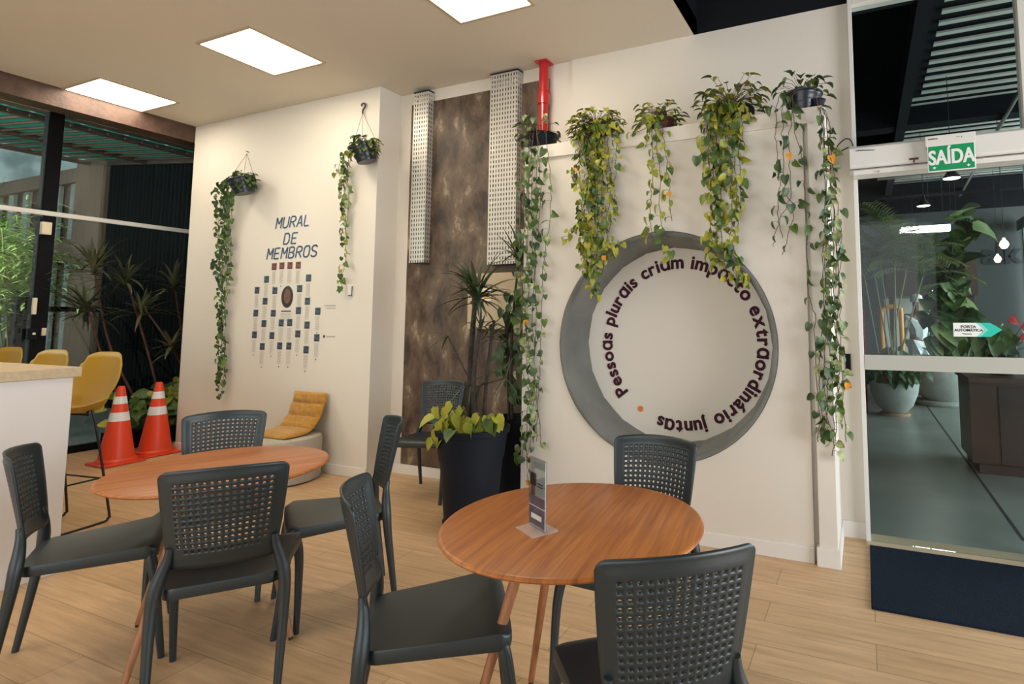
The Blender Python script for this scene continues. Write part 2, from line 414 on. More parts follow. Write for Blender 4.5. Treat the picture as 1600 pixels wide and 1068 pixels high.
# ceiling slab with panel recesses left solid; panels sit just under it
struct(MB().box((-6.72, -3.6, ZC), (-1.078, 4.8, ZC+.12)), 'ceiling', 'ceiling_paint')
struct(MB().box((-1.10, -3.6, ZC+.0), (-1.078, YU, 4.4)).box((-1.1, -3.6, 4.4), (4.1, YU+.15, 4.5)).box((-1.078, YU, ZC+.002), (4.1, YU+.15, 4.4)), 'trim_1', 'black_paint')
struct(MB().box((XL, YM, 0), (-3.985, 4.8, ZC)), 'wall_back', 'wall_paint')
struct(MB().box((-3.985, YR, 0), (-2.135, 4.8, ZC)), 'wall_recess', 'wall_paint')
struct(MB().box((-2.135, YU, 0), (-.03, YU+.14, ZC)), 'wall_rear', 'wall_paint')
struct(MB().box((XL-1.2, 4.72, 0), (XL, 4.8, ZC)), 'wall_far', 'black_paint')  # unseen closing wall, added to keep light from leaking in
# brown beam over the left glazing
struct(MB().box((-6.9, -3.6, 3.295), (-6.70, YM, ZC)).box((-7.72, -3.6, ZC), (-6.70, 4.8, ZC+.12)), 'trim_2', 'brown_beam')
struct(MB().box((XL, YM-.012, 0), (-3.985, YM-.001, .085)), 'baseboard_back', 'trim_paint', bevel=.003)
struct(MB().box((-3.985, YR-.014, 0), (-2.262, YR-.001, .085)), 'baseboard_recess', 'trim_paint', bevel=.003)
# cement panel
struct(MB().box((-3.84, YR-.008, .087), (-2.352, YR-.001, 3.36)), 'trim_3', 'burnished_cement')
# niche block: front panel with a round hole, ledge on top, end faces
NC = Vector((-1.208, 0, 1.192)); NR = .738
mb = MB(); n = 96
x0, x1, z0, z1 = -2.250, -.300, 0.0, 2.605
ring = [(NC.x+NR*math.cos(2*math.pi*k/n), NC.z+NR*math.sin(2*math.pi*k/n)) for k in range(n)]
def sq(k):
    a = 2*math.pi*k/n; c, s_ = math.cos(a), math.sin(a); ts = []
    if c > 1e-6: ts.append((x1-NC.x)/c)
    if c < -1e-6: ts.append((x0-NC.x)/c)
    if s_ > 1e-6: ts.append((z1-NC.z)/s_)
    if s_ < -1e-6: ts.append((z0-NC.z)/s_)
    t_ = min(ts); return (NC.x+t_*c, NC.z+t_*s_)
out = [sq(k) for k in range(n)]
V1 = [mb.bm.verts.new((p[0], YB, p[1])) for p in ring]; V2 = [mb.bm.verts.new((p[0], YB, p[1])) for p in out]; V3 = [mb.bm.verts.new((p[0], YB+.44, p[1])) for p in ring]
for k in range(n):
    k2 = (k+1) % n; mb.bm.faces.new((V1[k], V1[k2], V2[k2], V2[k])); mb.bm.faces.new((V1[k], V3[k], V3[k2], V1[k2]))
for (cx, cz) in ((x0, z0), (x1, z0), (x0, z1), (x1, z1)):
    near = sorted(range(n), key=lambda k: (out[k][0]-cx)**2+(out[k][1]-cz)**2)[:2]
    c = mb.bm.verts.new((cx, YB, cz)); mb.bm.faces.new((V2[near[0]], V2[near[1]], c))
mb.box((x0, YB+.001, z1-.02), (x1, YU, z1)); mb.box((x0, YB+.001, 0), (x0+.02, YU, z1)); mb.box((x1-.02, YB+.03, 0), (x1+.03, YU, z1))
struct(mb, 'wall_niche', 'wall_paint')
struct(MB().box((-2.25, YB-.014, 2.515), (-.173, YU, 2.612)), 'trim_4', 'wall_paint', bevel=.003)      # ledge beam
struct(MB().box((-.272, YB-.024, 0), (-.173, YU, 2.515)), 'wall_column', 'wall_paint', bevel=.004)
struct(MB().box((-.285, YB-.04, 0), (-.160, YU, .10)).box((-2.252, YB-.012, 0), (-.30, YB+.001, .085)), 'baseboard_niche', 'trim_paint', bevel=.003)
struct(MB().box((-.16, YU-.012, 0), (-.03, YU-.001, .10)), 'baseboard_door', 'trim_paint')
# doorway wall with tall frame
struct(MB().box((-.035, 3.80, 0), (-.008, 3.90, 3.50)).box((-.008, 3.80, 3.425), (4.1, 3.90, 3.50)).box((.9, 3.8, 0), (.95, 3.9, 3.43)).box((2.0, 3.8, 0), (2.05, 3.9, 3.43)), 'trim_5', 'white_metal', bevel=.003)
struct(MB().box((-.03, YU+.04, 3.475), (4.1, YU+.14, 4.4)), 'wall_above_door', 'black_paint')
struct(MB().box((-.008, 3.843, 2.43), (4.1, 3.851, 3.425)), 'window_2', 'door_glass')
d1 = struct(MB().box((-.006, 3.800, .015), (1.35, 3.812, 2.29)), 'door_1', 'door_glass')
MB().box((-.006, 3.797, 1.045), (1.35, 3.8, 1.137)).build('frosted_band', 'frost_band', d1)
d2 = struct(MB().box((1.37, 3.80, .015), (4.1, 3.812, 2.29)), 'door_2', 'door_glass')
struct(MB().box((-.03, 3.75, -.001), (4.1, 3.93, .012)), 'trim_6', 'box_cream')
# right and rear walls behind the camera with window openings
struct(MB().box((4.0, -3.6, 0), (4.1, 3.9, .4)).box((4.0, -3.6, 3.0), (4.1, 3.9, 4.5)).box((4.0, -3.6, .4), (4.1, -1.4, 3.0)).box((4.0, 2.6, .4), (4.1, 3.8, 3.0)), 'wall_right', 'wall_paint')
struct(MB().box((-7.72, -3.6, 0), (4.1, -3.5, .5)).box((-7.72, -3.6, 3.1), (4.1, -3.5, 4.5)).box((-7.72, -3.6, .5), (-4.4, -3.5, 3.1)).box((1.2, -3.6, .5), (4.1, -3.5, 3.1)), 'wall_front', 'wall_paint')

# ---- left glazing
struct(MB().box((XG-.006, -3.6, .06), (XG, 1.0, 3.47)).box((XG-.006, 1.0, 2.43), (XG, 2.79, 3.47)).box((XG-.006, 2.79, .06), (XG, 4.7, 3.47)), 'window_1', 'window_glass')
d3 = struct(MB().box((XG-.006, 1.085, .07), (XG, 2.785, 2.40)), 'door_3', 'window_glass')
mb = MB(); mb.box((XG-.03, -3.6, 0), (XG+.03, 4.7, .07))
for y in (2.79, 1.0, -.9, -2.8): mb.box((XG-.09, y-.02, .07), (XG+.03, y+.085, 3.47))
struct(mb, 'trim_7', 'post_black')
struct(MB().box((XG+.03, -3.6, 2.405), (XG+.05, 4.7, 2.452)), 'trim_8', 'white_metal', bevel=.006)
def fit(name, label, px0, px1, mat_, dx=.05):
    a = onx(*px0, XG+.06); b = onx(*px1, XG+.06)
    o = boxo(name, (XG+.03, min(a.y, b.y), min(a.z, b.z)), (XG+.03+dx, max(a.y, b.y), max(a.z, b.z)), mat_, d3, bevel=.004)
    return o
fit('door_hinge', '', (65, 346), (79, 367), 'cream_plastic')
o = fit('door_lock', '', (46, 513), (57, 530), 'black_paint')
MB().tube([(XG+.08, 0, 0), (XG+.09, 0, 0)], .012, n=12).build('lock_cylinder', 'cream_plastic', o, loc=(0, onx(51, 521, XG+.06).y, onx(51, 521, XG+.06).z))
fit('strike_plate', '', (67, 512), (73, 524), 'cream_plastic', .02)
fit('door_handle', '', (52.5, 465), (57, 491), 'cream_plastic', .03)

# ================================================================ CEILING LIGHTS
def ceiling_light(x, y, label):
    t = empty('ceiling_light', (x, y, ZC), label, 'ceiling light', 'square recessed panel lights')
    h = .292; f = MB()
    for (a, b_) in (((-h-.022, -h-.022), (h+.022, -h)), ((-h-.022, h), (h+.022, h+.022)), ((-h-.022, -h), (-h, h)), ((h, -h), (h+.022, h))):
        f.box((a[0], a[1], -.008), (b_[0], b_[1], -.001))
    f.build('frame', 'box_cream', t)
    MB().box((-h, -h, -.005), (h, h, -.002)).build('diffuser', 'panel_light', t)
    return t
ceiling_light(-6.395, 2.83, 'square recessed ceiling panel, far left one by the brown beam')
ceiling_light(-4.335, 2.79, 'square recessed ceiling panel, middle one of the three')
ceiling_light(-2.285, 2.74, 'square recessed ceiling panel cut by the top edge of the photo')
for (x, y) in ((-6.39, .2), (-4.33, .2), (-6.39, -2.2), (-4.33, -2.2)):
    ceiling_light(x, y, 'square recessed ceiling panel behind the photographer, out of the picture')

# ================================================================ CHAIRS
def back_point(u, v, depth=0.0):
    # u -1..1 across, v 0..1 up
    a = .156+.036*v+.004*math.sin(v*math.pi)
    z = .500+.342*v+.012*(1-u*u)*v
    b = .196+.050*v**1.2
    cur = .030+.024*v
    return Vector((a*u, -b-cur*(1-u*u)-depth, z))
def corner(u, v):
    s0, t0, t1 = .86, .12, .935
    U = max(0, (abs(u)-s0)/(1-s0)); sg = 1 if u > 0 else -1
    if v > t1: V = (v-t1)/(1-t1); vb, sc = t1, (1-t1)
    elif v < t0: V = (t0-v)/t0; vb, sc = t0, -t0
    else: return u, v
    p, q = U*math.sqrt(1-V*V/2), V*math.sqrt(1-U*U/2)
    return (sg*(s0+(1-s0)*p) if U > 0 else u), vb+sc*q
def backrest_mesh():
    mb = MB(); nx, nz = 14, 13
    u0_, u1_, v0, v1 = -.80, .80, .15, .885
    us = [-1, -.95, -.90, -.85]+[u0_+(u1_-u0_)*i/nx for i in range(nx+1)]+[.85, .90, .95, 1]
    vs = [0, .05, .10]+[v0+(v1-v0)*j/nz for j in range(nz+1)]+[.92, .95, .975, 1]
    V = {}
    def vt(u, v):
        k = (round(u, 4), round(v, 4))
        if k not in V:
            cu, cv = corner(u, v)
            rim = .004 if (abs(u) >= .899 or v > .93 or v < .06) else 0
            V[k] = mb.bm.verts.new(back_point(cu, cv, -rim))
        return V[k]
    for i in range(len(us)-1):
        for j in range(len(vs)-1):
            a, b_, c, d = us[i], us[i+1], vs[j], vs[j+1]
            hi, hj = i-4, j-3
            hole = 0 <= hi < nx and 0 <= hj < nz
            if hole and hj == 0 and (hi in (0, nx-1)): hole = False
            if not hole:
                mb.bm.faces.new((vt(a, c), vt(b_, c), vt(b_, d), vt(a, d)))
            else:
                uc, vc = (a+b_)/2, (c+d)/2; ru, rv = (b_-a)*.23, (d-c)*.22
                outer = [vt(a, c), vt(b_, c), vt(b_, d), vt(a, d)]
                inner = [mb.bm.verts.new(back_point(uc+ru*x, vc+rv*y)) for x, y in ((-.6, -1), (.6, -1), (1, -.6), (1, .6), (.6, 1), (-.6, 1), (-1, .6), (-1, -.6))]
                for q in range(4):
                    mb.bm.faces.new((outer[q], outer[(q+1) % 4], inner[q*2+1], inner[q*2]))
                    mb.bm.faces.new((outer[(q+1) % 4], inner[(q*2+2) % 8], inner[q*2+1]))
    return mb
def seat_mesh():
    mb = MB(); nu, nv = 16, 14; rows = []
    def P(u, v):
        U, V = abs(u), abs(2*v-1)
        w = .172+.052*v
        p, q = u, 2*v-1
        s0 = .80
        if U > s0 and V > s0:
            a, b_ = (U-s0)/(1-s0), (V-s0)/(1-s0)
            p = math.copysign(s0+(1-s0)*a*math.sqrt(1-b_*b_/2), u); q = math.copysign(s0+(1-s0)*b_*math.sqrt(1-a*a/2), 2*v-1)
        x = w*p; y = -.205+.405*(q+1)/2 - .012*(1-(-q if q < 0 else q))*0
        y += .006*(1-u*u)*v
        z = .440-.014*(1-u*u)*math.sin(min(1, max(0, v*1.1))*math.pi)-.016*(max(0, v-.88)/.12)**2+.014*v**2
        return Vector((x, y, z))
    us = [-1, -.93, -.86, -.78]+[-.7+1.4*i/8 for i in range(9)]+[.78, .86, .93, 1]
    vs = [0, .035, .07, .11]+[.2+.6*i/6 for i in range(7)]+[.89, .93, .965, 1]
    g = [[mb.bm.verts.new(P(u, v)) for u in us] for v in vs]
    for j in range(len(vs)-1):
        for i in range(len(us)-1): mb.bm.faces.new((g[j][i], g[j][i+1], g[j+1][i+1], g[j+1][i]))
    loop = g[0]+[r[-1] for r in g[1:]]+g[-1][-2::-1]+[r[0] for r in g[-2:0:-1]]
    prev = loop
    for (dz, k) in ((-.004, 1.008), (-.024, 1.012), (-.038, 1.0)):
        cur = [mb.bm.verts.new((v.co.x*k, v.co.y*k, min(.440, v.co.z)+dz)) for v in loop]
        for i in range(len(loop)):
            mb.bm.faces.new((prev[i], prev[(i+1) % len(loop)], cur[(i+1) % len(loop)], cur[i]))
        prev = cur
    inner = [mb.bm.verts.new((v.co.x*.9, v.co.y*.9, v.co.z+.012)) for v in prev]
    for i in range(len(loop)): mb.bm.faces.new((prev[i], prev[(i+1) % len(loop)], inner[(i+1) % len(loop)], inner[i]))
    mb.bm.faces.new(inner)
    return mb
def make_chair(label):
    t = empty('dining_chair', (0, 0, 0), label, 'chair', 'dark plastic chairs with perforated backs')
    b_ = backrest_mesh().build('backrest', 'chair_plastic', t, smooth=True, solid=.008, angle=50)
    seat_mesh().build('seat', 'chair_plastic', t, smooth=True, angle=60)
    for s in (-1, 1):
        pts = [(s*.185, -.262, 0), (s*.188, -.245, .12), (s*.192, -.226, .26), (s*.193, -.213, .36), (s*.189, -.207, .43), (s*.174, -.204, .49), (s*.158, -.206, .54), (s*.152, -.212, .58)]
        MB().tube(smoothline(pts, 4), [.0115+.0095*min(1, i/16) - .010*max(0, (i-18)/10) for i in range(29)], n=12, flat=1.0).build('leg', 'chair_plastic', t, smooth=True)
        pts = [(s*.212, .232, 0), (s*.214, .215, .15), (s*.214, .198, .30), (s*.208, .183, .38), (s*.196, .168, .432)]
        MB().tube(smoothline(pts, 4), [.0115+.0075*min(1, i/12) for i in range(17)], n=12).build('leg', 'chair_plastic', t, smooth=True)
    return t
CH = [('dark perforated plastic chair at far left beside the white counter', -2.972, 1.36, 58.3),
      ('dark perforated plastic chair, back to the camera, at the left round table', -2.284, 1.461, 100.7),
      ('dark perforated plastic chair on the right of the left round table, facing left', -2.409, 2.012, 200.3),
      ('dark perforated plastic chair seen side on between the two round tables', -1.273, 1.470, 41.0),
      ('large dark perforated plastic chair nearest the camera at lower right', -.552, 1.425, 128.0),
      ('dark perforated plastic chair behind the right round table under the round niche', -.843, 2.025, 248.8),
      ('sunlit grey-green perforated plastic chair behind the left round table', -3.073, 1.862, 303.1),
      ('dark perforated plastic chair by the cement wall, behind the big planter', -3.193, 3.50, -73.5)]
POSE = {1: (-2.284, 1.461, 139.7), 2: (-2.409, 2.012, 235.3), 5: (-.856, 2.050, 268.8), 6: (-3.073, 1.862, 323.1)}
proto = make_chair(CH[0][0])
for i, (lab, x, y, a) in enumerate(CH):
    if i in POSE: x, y, a = POSE[i]
    o = proto if i == 0 else copy_tree(proto)
    o['label'] = lab; o.location = (x, y, 0); o.rotation_euler = (0, 0, math.radians(a-90))
    if i == 4:
        MB().box((-.012, -.006, -.02), (.012, .0, .018)).build('sticker', 'paper_white', o, loc=(.0, -.2395, .535))

# ================================================================ TABLES
def make_table(label):
    t = empty('round_table', (0, 0, 0), label, 'table', 'round wooden tables')
    R_ = .423
    MB().lathe([(0, .707), (R_-.012, .707), (R_-.003, .704), (R_, .699), (R_-.004, .693), (R_-.03, .687), (0, .685)], n=96).build('tabletop', 'table_veneer', t, smooth=True, angle=50)
    for k in range(4):
        a = math.pi/4+k*math.pi/2; c, s = math.cos(a), math.sin(a)
        lg = MB().tube([(c*.375, s*.375, .012), (c*.155, s*.155, .690)], [.0115, .0185], n=16).build('leg', 'leg_wood', t, smooth=True)
        MB().tube([(c*.377, s*.377, .0), (c*.375, s*.375, .013)], [.009, .009], n=12).build('foot', 'black_metal', lg)
    br_ = MB()
    for k in range(4):
        a = math.pi/4+k*math.pi/2; b2 = a+math.pi/2
        P = lambda q, r, z: (math.cos(q)*r, math.sin(q)*r, z)
        br_.tube([P(a, .180, .60), P(a+math.pi/4, .09, .672), P(b2, .180, .60)], .004, n=8)
        br_.tube([P(a, .180, .60), (0, 0, .54), ], .004, n=8); br_.tube([P(a, .188, .585), P(a, .176, .615)], .007, n=8)
    br_.build('wire_brace', 'black_metal', t, smooth=True)
    return t
T1 = make_table('round wooden table in the foreground right, holding the acrylic menu stand')
T1.location = (-.898, 1.660, 0); T1.rotation_euler = (0, 0, math.radians(98))
T2 = copy_tree(T1); T2['label'] = 'round wooden table at left, surrounded by four dark chairs'
T2.location = (-2.668, 1.638, 0); T2.rotation_euler = (0, 0, math.radians(60))
# menu stand
base = Vector((-.962, 1.538, .7074)); ang = math.radians(-29)
t = empty('menu_stand', base, 'clear acrylic menu stand with a printed card on the right round table', 'menu stand', rz=ang)
MB().box((-.055, -.045, 0), (.055, .045, .003)).build('base', 'acrylic_edge', t)
up = MB().box((-.052, -.003, .003), (.052, -.0015, .215)).box((-.052, .0015, .003), (.052, .003, .215)).build('holder', 'acrylic', t)
card = MB().box((-.049, -.0012, .006), (.049, .0012, .212)).build('card', 'paper_white', t)
pr = MB(); pr.m('menu_print'); pr.box((-.049, -.0018, .012), (.049, -.0013, .10)); pr.m('hair_print'); pr.box((-.045, -.0018, .13), (-.008, -.0013, .168)); pr.m('skin_print'); pr.box((-.04, -.0018, .10), (-.015, -.0013, .13)); pr.m('ink_dark'); pr.box((.0, -.0018, .138), (.035, -.0013, .141)); pr.box((.0, -.0018, .13), (.035, -.0013, .133)); pr.m('paper_white'); pr.box((-.035, -.0022, .03), (.03, -.0019, .045)); pr.box((-.049, -.0022, .068), (.049, -.0019, .070))
pr.build('print', None, card)

# ================================================================ NICHE CUSHION AND LETTERING
t = empty('niche_cushion', (NC.x, YB, NC.z), 'grey upholstered padding lining the round niche in the wall', 'cushion')
nseg = 20
for k in range(nseg):
    mb = MB(); rows = []; M1 = 7
    prof = [(0.736, .002), (.733, -.012), (.722, -.020), (.706, -.014), (.702, .02), (.692, .10), (.680, .20), (.666, .297), (.69, .299)]
    for j in range(M1):
        f = j/(M1-1); a = 2*math.pi*(k+f)/nseg; bul = -.006*(1-abs(2*f-1)**4)
        # straight chord between seams at the inner edge
        row = []
        for (r_, y_) in prof:
            ch = r_
            row.append(mb.bm.verts.new(((ch+(bul if r_ < .72 else bul*.2))*math.cos(a), y_, (ch+(bul if r_ < .72 else bul*.2))*math.sin(a))))
        rows.append(row)
    for A, B in zip(rows, rows[1:]):
        for i in range(len(prof)-1): mb.bm.faces.new((A[i], A[i+1], B[i+1], B[i]))
    mb.build('cushion_segment', 'seat_fabric', t, smooth=True, angle=70)
YD = YB+.297
mb = MB(); mb.lathe([(0, 0), (.735, 0)], n=96)
for v in mb.bm.verts: v.co = Vector((NC.x+v.co.x, YD, NC.z+v.co.y))
struct(mb, 'wall_niche_back', 'wall_paint')
# circular lettering
t = empty('wall_lettering', (NC.x+.046, YD-.004, NC.z), 'maroon circular lettering painted inside the round niche with an orange dot', 'lettering')
CW = {}
def chw(c):
    if c == ' ': return .045
    if c not in CW:
        bm = text_bm(c, .128, .0020); xs = [v.co.x for v in bm.verts]; CW[c] = (min(xs), max(xs)); bm.free()
    return CW[c][1]-CW[c][0]+.0135
text = 'Pessoas plurais criam impacto extraordinário juntas'.replace('a', 'ɑ')
tot = sum(chw(c) for c in text); RB = .520
a = math.radians(221); span = math.radians(221+109); k_ = span*RB/tot
cur = 0; word = None
for c in text+' ':
    if c == ' ':
        if word: word.build('word', 'lettering_maroon', t); word = None
        cur += chw(' ')*k_; continue
    if word is None: word = MB()
    w_ = chw(c)*k_; mid = cur+w_/2; an = a-mid/RB
    bm = text_bm(c, .128, .0020, .002); x0c, x1c = CW[c]
    sc = 1.0
    for oz, (ox, oy) in enumerate(((0, 0), (.0022, 0), (-.0022, 0), (0, .0018), (0, -.0018))):
        mtx = Matrix.Rotation(math.pi/2, 4, 'X') @ Matrix.Translation((RB*math.cos(an), RB*math.sin(an), 0)) @ Matrix.Rotation(an-math.pi/2, 4, 'Z') @ Matrix.Translation((-(x0c+x1c)/2+ox, oy, oz*.0004))
        merge_bm(word, bm.copy(), mtx)
    bm.free(); cur += w_
dt = MB(); dt.lathe([(0, 0), (.021, 0)], n=24)
for v in dt.bm.verts: v.co = Vector((.547*math.cos(math.radians(236.5))+v.co.x, 0, .547*math.sin(math.radians(236.5))+v.co.y))
dt.build('dot', 'lettering_orange', t)

# ================================================================ MURAL WALL
G = {  # stencil strokes on a 0..1 grid (width .62)
 'M': [((0, 0), (0, 1)), ((.02, .98), (.29, .42)), ((.35, .42), (.60, .98)), ((.62, 1), (.62, 0))],
 'U': [((0, 1), (0, .2)), ((.02, .14), (.15, 0)), ((.22, 0), (.42, 0), (.6, .16)), ((.62, .24), (.62, 1))],
 'R': [((0, 0), (0, .92)), ((.06, 1), (.42, 1), (.6, .86), (.6, .64), (.42, .5)), ((.34, .5), (.08, .5)), ((.3, .42), (.62, 0))],
 'A': [((0, 0), (.26, .92)), ((.34, 1), (.62, 0)), ((.18, .32), (.44, .32))],
 'L': [((0, 1), (0, .06)), ((.06, 0), (.55, 0))],
 'D': [((0, 0), (0, 1)), ((.08, 1), (.4, 1), (.6, .8), (.6, .55)), ((.6, .45), (.6, .2), (.4, 0), (.08, 0))],
 'E': [((0, 0), (0, 1)), ((.07, 1), (.55, 1)), ((.07, .5), (.48, .5)), ((.07, 0), (.55, 0))],
 'B': [((0, 0), (0, 1)), ((.07, 1), (.42, 1), (.56, .86), (.56, .64), (.42, .53)), ((.4, .5), (.08, .5)), ((.45, .46), (.6, .34), (.6, .14), (.45, 0), (.08, 0))],
 'O': [((.3, 1), (.15, 1), (0, .8), (0, .2), (.15, 0), (.27, 0)), ((.35, 0), (.48, 0), (.62, .2), (.62, .8), (.48, 1), (.36, 1))],
 'S': [((.58, .86), (.45, 1), (.15, 1), (.02, .86), (.02, .66), (.14, .54)), ((.2, .5), (.46, .44), (.6, .32), (.6, .14), (.46, 0), (.15, 0), (.02, .12))]}
t = empty('mural_title', (-5.07, YM-.002, 2.0), 'blue stencilled title lettering above the portrait cards on the mural wall', 'lettering')
for wd, pa, pb in (('MURAL', (431, 357), (483, 354)), ('DE', (443, 381.5), (463, 380)), ('MEMBROS', (417, 405), (494, 401))):
    A = ony(*pa, YM); B = ony(*pb, YM); hgt = .103; n = len(wd)
    wid = B.x-A.x; gap = wid*.30/n if n > 2 else wid*.2; cw = (wid-gap*(n-1))/n
    mb = MB()
    for i, c in enumerate(wd):
        for stn in G[c]:
            for p, q in zip(stn, stn[1:]):
                P = [Vector((A.x+i*(cw+gap)+a_[0]/.62*cw+.02*a_[1], 0, A.z+a_[1]*hgt)) for a_ in (p, q)]
                d = (P[1]-P[0]); L_ = d.length; d.normalize(); nn = Vector((-d.z, 0, d.x))*.0075
                y = Vector((0, YM-.003, 0)); e = d*.003
                mb.prism([P[0]-nn-e+y, P[1]-nn+e+y, P[1]+nn+e+y, P[0]+nn-e+y], (0, .002, 0))
    o = mb.build('word', 'lettering_blue', t); o.location = -t.location
def make_card(photo, label, at_, grp):
    t = empty('portrait_card', at_, label, 'portrait card', grp)
    MB().box((-.034, -.003, -.033), (.034, -.001, .033)).build('photo', photo, t)
    pt = MB(); pt.m('skin_print'); pt.lathe([(0, 0), (.014, 0)], n=14)
    for v in pt.bm.verts: v.co = Vector((v.co.x+.004, -.0035, v.co.y*1.3-.004))
    pt.m('hair_print'); pt.prism([(-.012, -.0036, .01), (.02, -.0036, .01), (.016, -.0036, .022), (-.006, -.0036, .022)], (0, .0004, 0)); pt.prism([(-.02, -.0034, -.033), (.026, -.0034, -.033), (.018, -.0034, -.022), (-.010, -.0034, -.022)], (0, .0004, 0))
    pt.build('portrait', None, t)
    cp = MB(); cp.m('ink_grey')
    for k in range(13): cp.box((-.028, -.0018, -.055-.0095*k), (.028-.012*(k % 3 == 2), -.001, -.0525-.0095*k))
    cp.m('ink_dark'); cp.box((-.004, -.0018, -.205), (.004, -.001, -.192)); cp.build('caption', None, t)
    return t
def cpx(x, y): return (380+x/4.105, 320+y/4.105)
cols = {'leftmost': [(90, 547), (82, 693), (73, 832)], 'second': [(151, 477), (141, 617), (134, 760), (123, 907)], 'third': [(204, 549), (194, 694), (185, 837)],
        'fourth': [(245, 756), (235, 903)], 'fifth': [(299, 754), (294, 904)], 'sixth': [(363, 536), (355, 677), (351, 826)],
        'seventh': [(420, 468), (413, 617), (410, 770), (404, 928)], 'rightmost': [(479, 681), (473, 851)]}
ords = ['topmost', 'second from the top', 'third from the top', 'lowest']
pr_b = pr_r = None
for i, (x, y) in enumerate([(200, 395), (249, 390), (301, 388), (354, 386)]):
    p = ony(*cpx(x, y), YM); p.y = YM
    lab = 'red-tinted portrait card, %s in the top row under the title' % ['first from the left', 'second from the left', 'third from the left', 'rightmost'][i]
    if pr_r is None: pr_r = make_card('photo_red', lab, p, 'portrait cards on the mural'); o = pr_r
    else: o = copy_tree(pr_r)
    o.location = p; o['label'] = lab
for cn, lst in cols.items():
    for i, (x, y) in enumerate(lst):
        p = ony(*cpx(x, y), YM); p.y = YM
        od = 'lowest' if i == len(lst)-1 else ords[i]
        lab = 'blue-tinted portrait card, %s in the %s column of the mural' % (od, cn)
        if pr_b is None: pr_b = make_card('photo_teal', lab, p, 'portrait cards on the mural'); o = pr_b
        else: o = copy_tree(pr_b)
        o.location = p; o['label'] = lab
p = ony(449, 463.5, YM)
t = empty('oval_portrait', (p.x, YM, p.z), 'large oval portrait of a smiling person in the middle of the mural', 'portrait')
def oval(name, m_, rx, rz, y, cz=0, cx=0, par=t):
    mb = MB(); mb.lathe([(0, 0), (1, 0)], n=40)
    for v in mb.bm.verts: v.co = Vector((cx+v.co.x*rx, y, cz+v.co.y*rz))
    return mb.build(name, m_, par)
oval('backdrop', 'photo_teal', .083, .105, -.002); oval('hair', 'hair_print', .076, .098, -.003, -.004); oval('face', 'skin_print', .048, .072, -.004, .008, .004)
mb = MB(); mb.m('ink_dark'); mb.box((-.075, -.002, -.142), (.06, -.001, -.132)); mb.m('ink_grey'); [mb.box((-.08, -.002, -.16-.013*k), (.08-.03*(k % 2), -.001, -.157-.013*k)) for k in range(6)]; mb.build('caption', None, t)
p = ony(515, 500, YM)
t = empty('wall_notice', (p.x, YM, p.z), 'small printed notice with text lines and a red dot at the right of the mural', 'notice')
mb = MB(); mb.m('ink_grey'); mb.box((-.07, -.002, .128), (.07, -.001, .138)); mb.box((-.05, -.002, .105), (.07, -.001, .112)); mb.box((-.03, -.002, -.155), (.08, -.001, -.143)); mb.build('text_lines', None, t)
oval('red_dot', 'photo_red', .014, .014, -.002, -.148, -.06, t)
p = ony(548, 454, YM)
o = boxo('wall_socket', (p.x-.035, YM-.012, p.z-.05), (p.x+.035, YM-.0005, p.z+.05), 'trim_paint', bevel=.004); tag(o, 'small white wall socket below the right hanging plant on the mural wall', 'socket')
MB().box((.028, -.016, -.045), (.034, -.010, .04)).box((-.015, -.016, -.045), (.03, -.010, -.039)).build('edge_shadow_strips', 'ink_dark', o, loc=(p.x, YM, p.z))  # shade along the socket's edges, drawn as dark strips

# ================================================================ HANGING POTS ON THE MURAL WALL
def pot_profile(r, h, ribs=0):
    pr = [(0, 0), (r*.68, 0)]
    k = 10
    for i in range(k+1):
        f = i/k; rr = r*(.68+.30*f)
        if ribs: rr *= 1+.025*math.sin(f*ribs*2*math.pi)
        pr.append((rr, h*f*.92))
    pr += [(r*1.06, h*.93), (r*1.07, h), (r*.99, h), (r*.95, h*.9), (0, h*.86)]
    return pr
def hang_plant(label, pot_px, nail_px, r, h, tilt, strands, dens, size, mats, hook):
    p = ony(*pot_px, YM-r-.02); nl = ony(*nail_px, YM-.02)
    t = empty('hanging_pothos', p, label, 'hanging plant')
    pot = MB().lathe(pot_profile(r, h, 3), (0, 0, -h/2), n=32).build('pot', 'pot_ribbed', t, smooth=True)
    pot.rotation_euler = tilt
    w_ = MB()
    for k in range(3):
        a = k*2.1+.5; w_.tube([Vector((math.cos(a)*r, math.sin(a)*r, h*.42)), nl-p+Vector((0, 0, -.02))], .0016, n=5)
    w_.build('hanger_wires', 'wire_black', t)
    hk = MB()
    if hook:
        q = nl-p; hk.tube(smoothline([q+Vector((0, 0, -.03)), q+Vector((.0, 0, .0)), q+Vector((.028, 0, .03)), q+Vector((.018, 0, .062)), q+Vector((-.012, 0, .06)), q+Vector((-.02, 0, .04))], 5), .007, n=8)
    else:
        hk.tube([nl-p+Vector((0, .02, 0)), nl-p+Vector((0, -.01, .004))], .004, n=8)
    hk.build('hook', 'black_metal', t, smooth=True)
    st, lf = MB(), MB()
    crown(st, lf, (0, 0, h*.4), r*1.25, r*1.1, 70, size, mats)
    for s_ in strands:
        strand(st, lf, [ony(x, y, YM-(.05 if i else .12))-p for i, (x, y) in enumerate(s_)], dens, size, .04, mats=mats)
    st.build('stems', 'stem_brown', t); lf.build('foliage', None, t, smooth=True, angle=80)
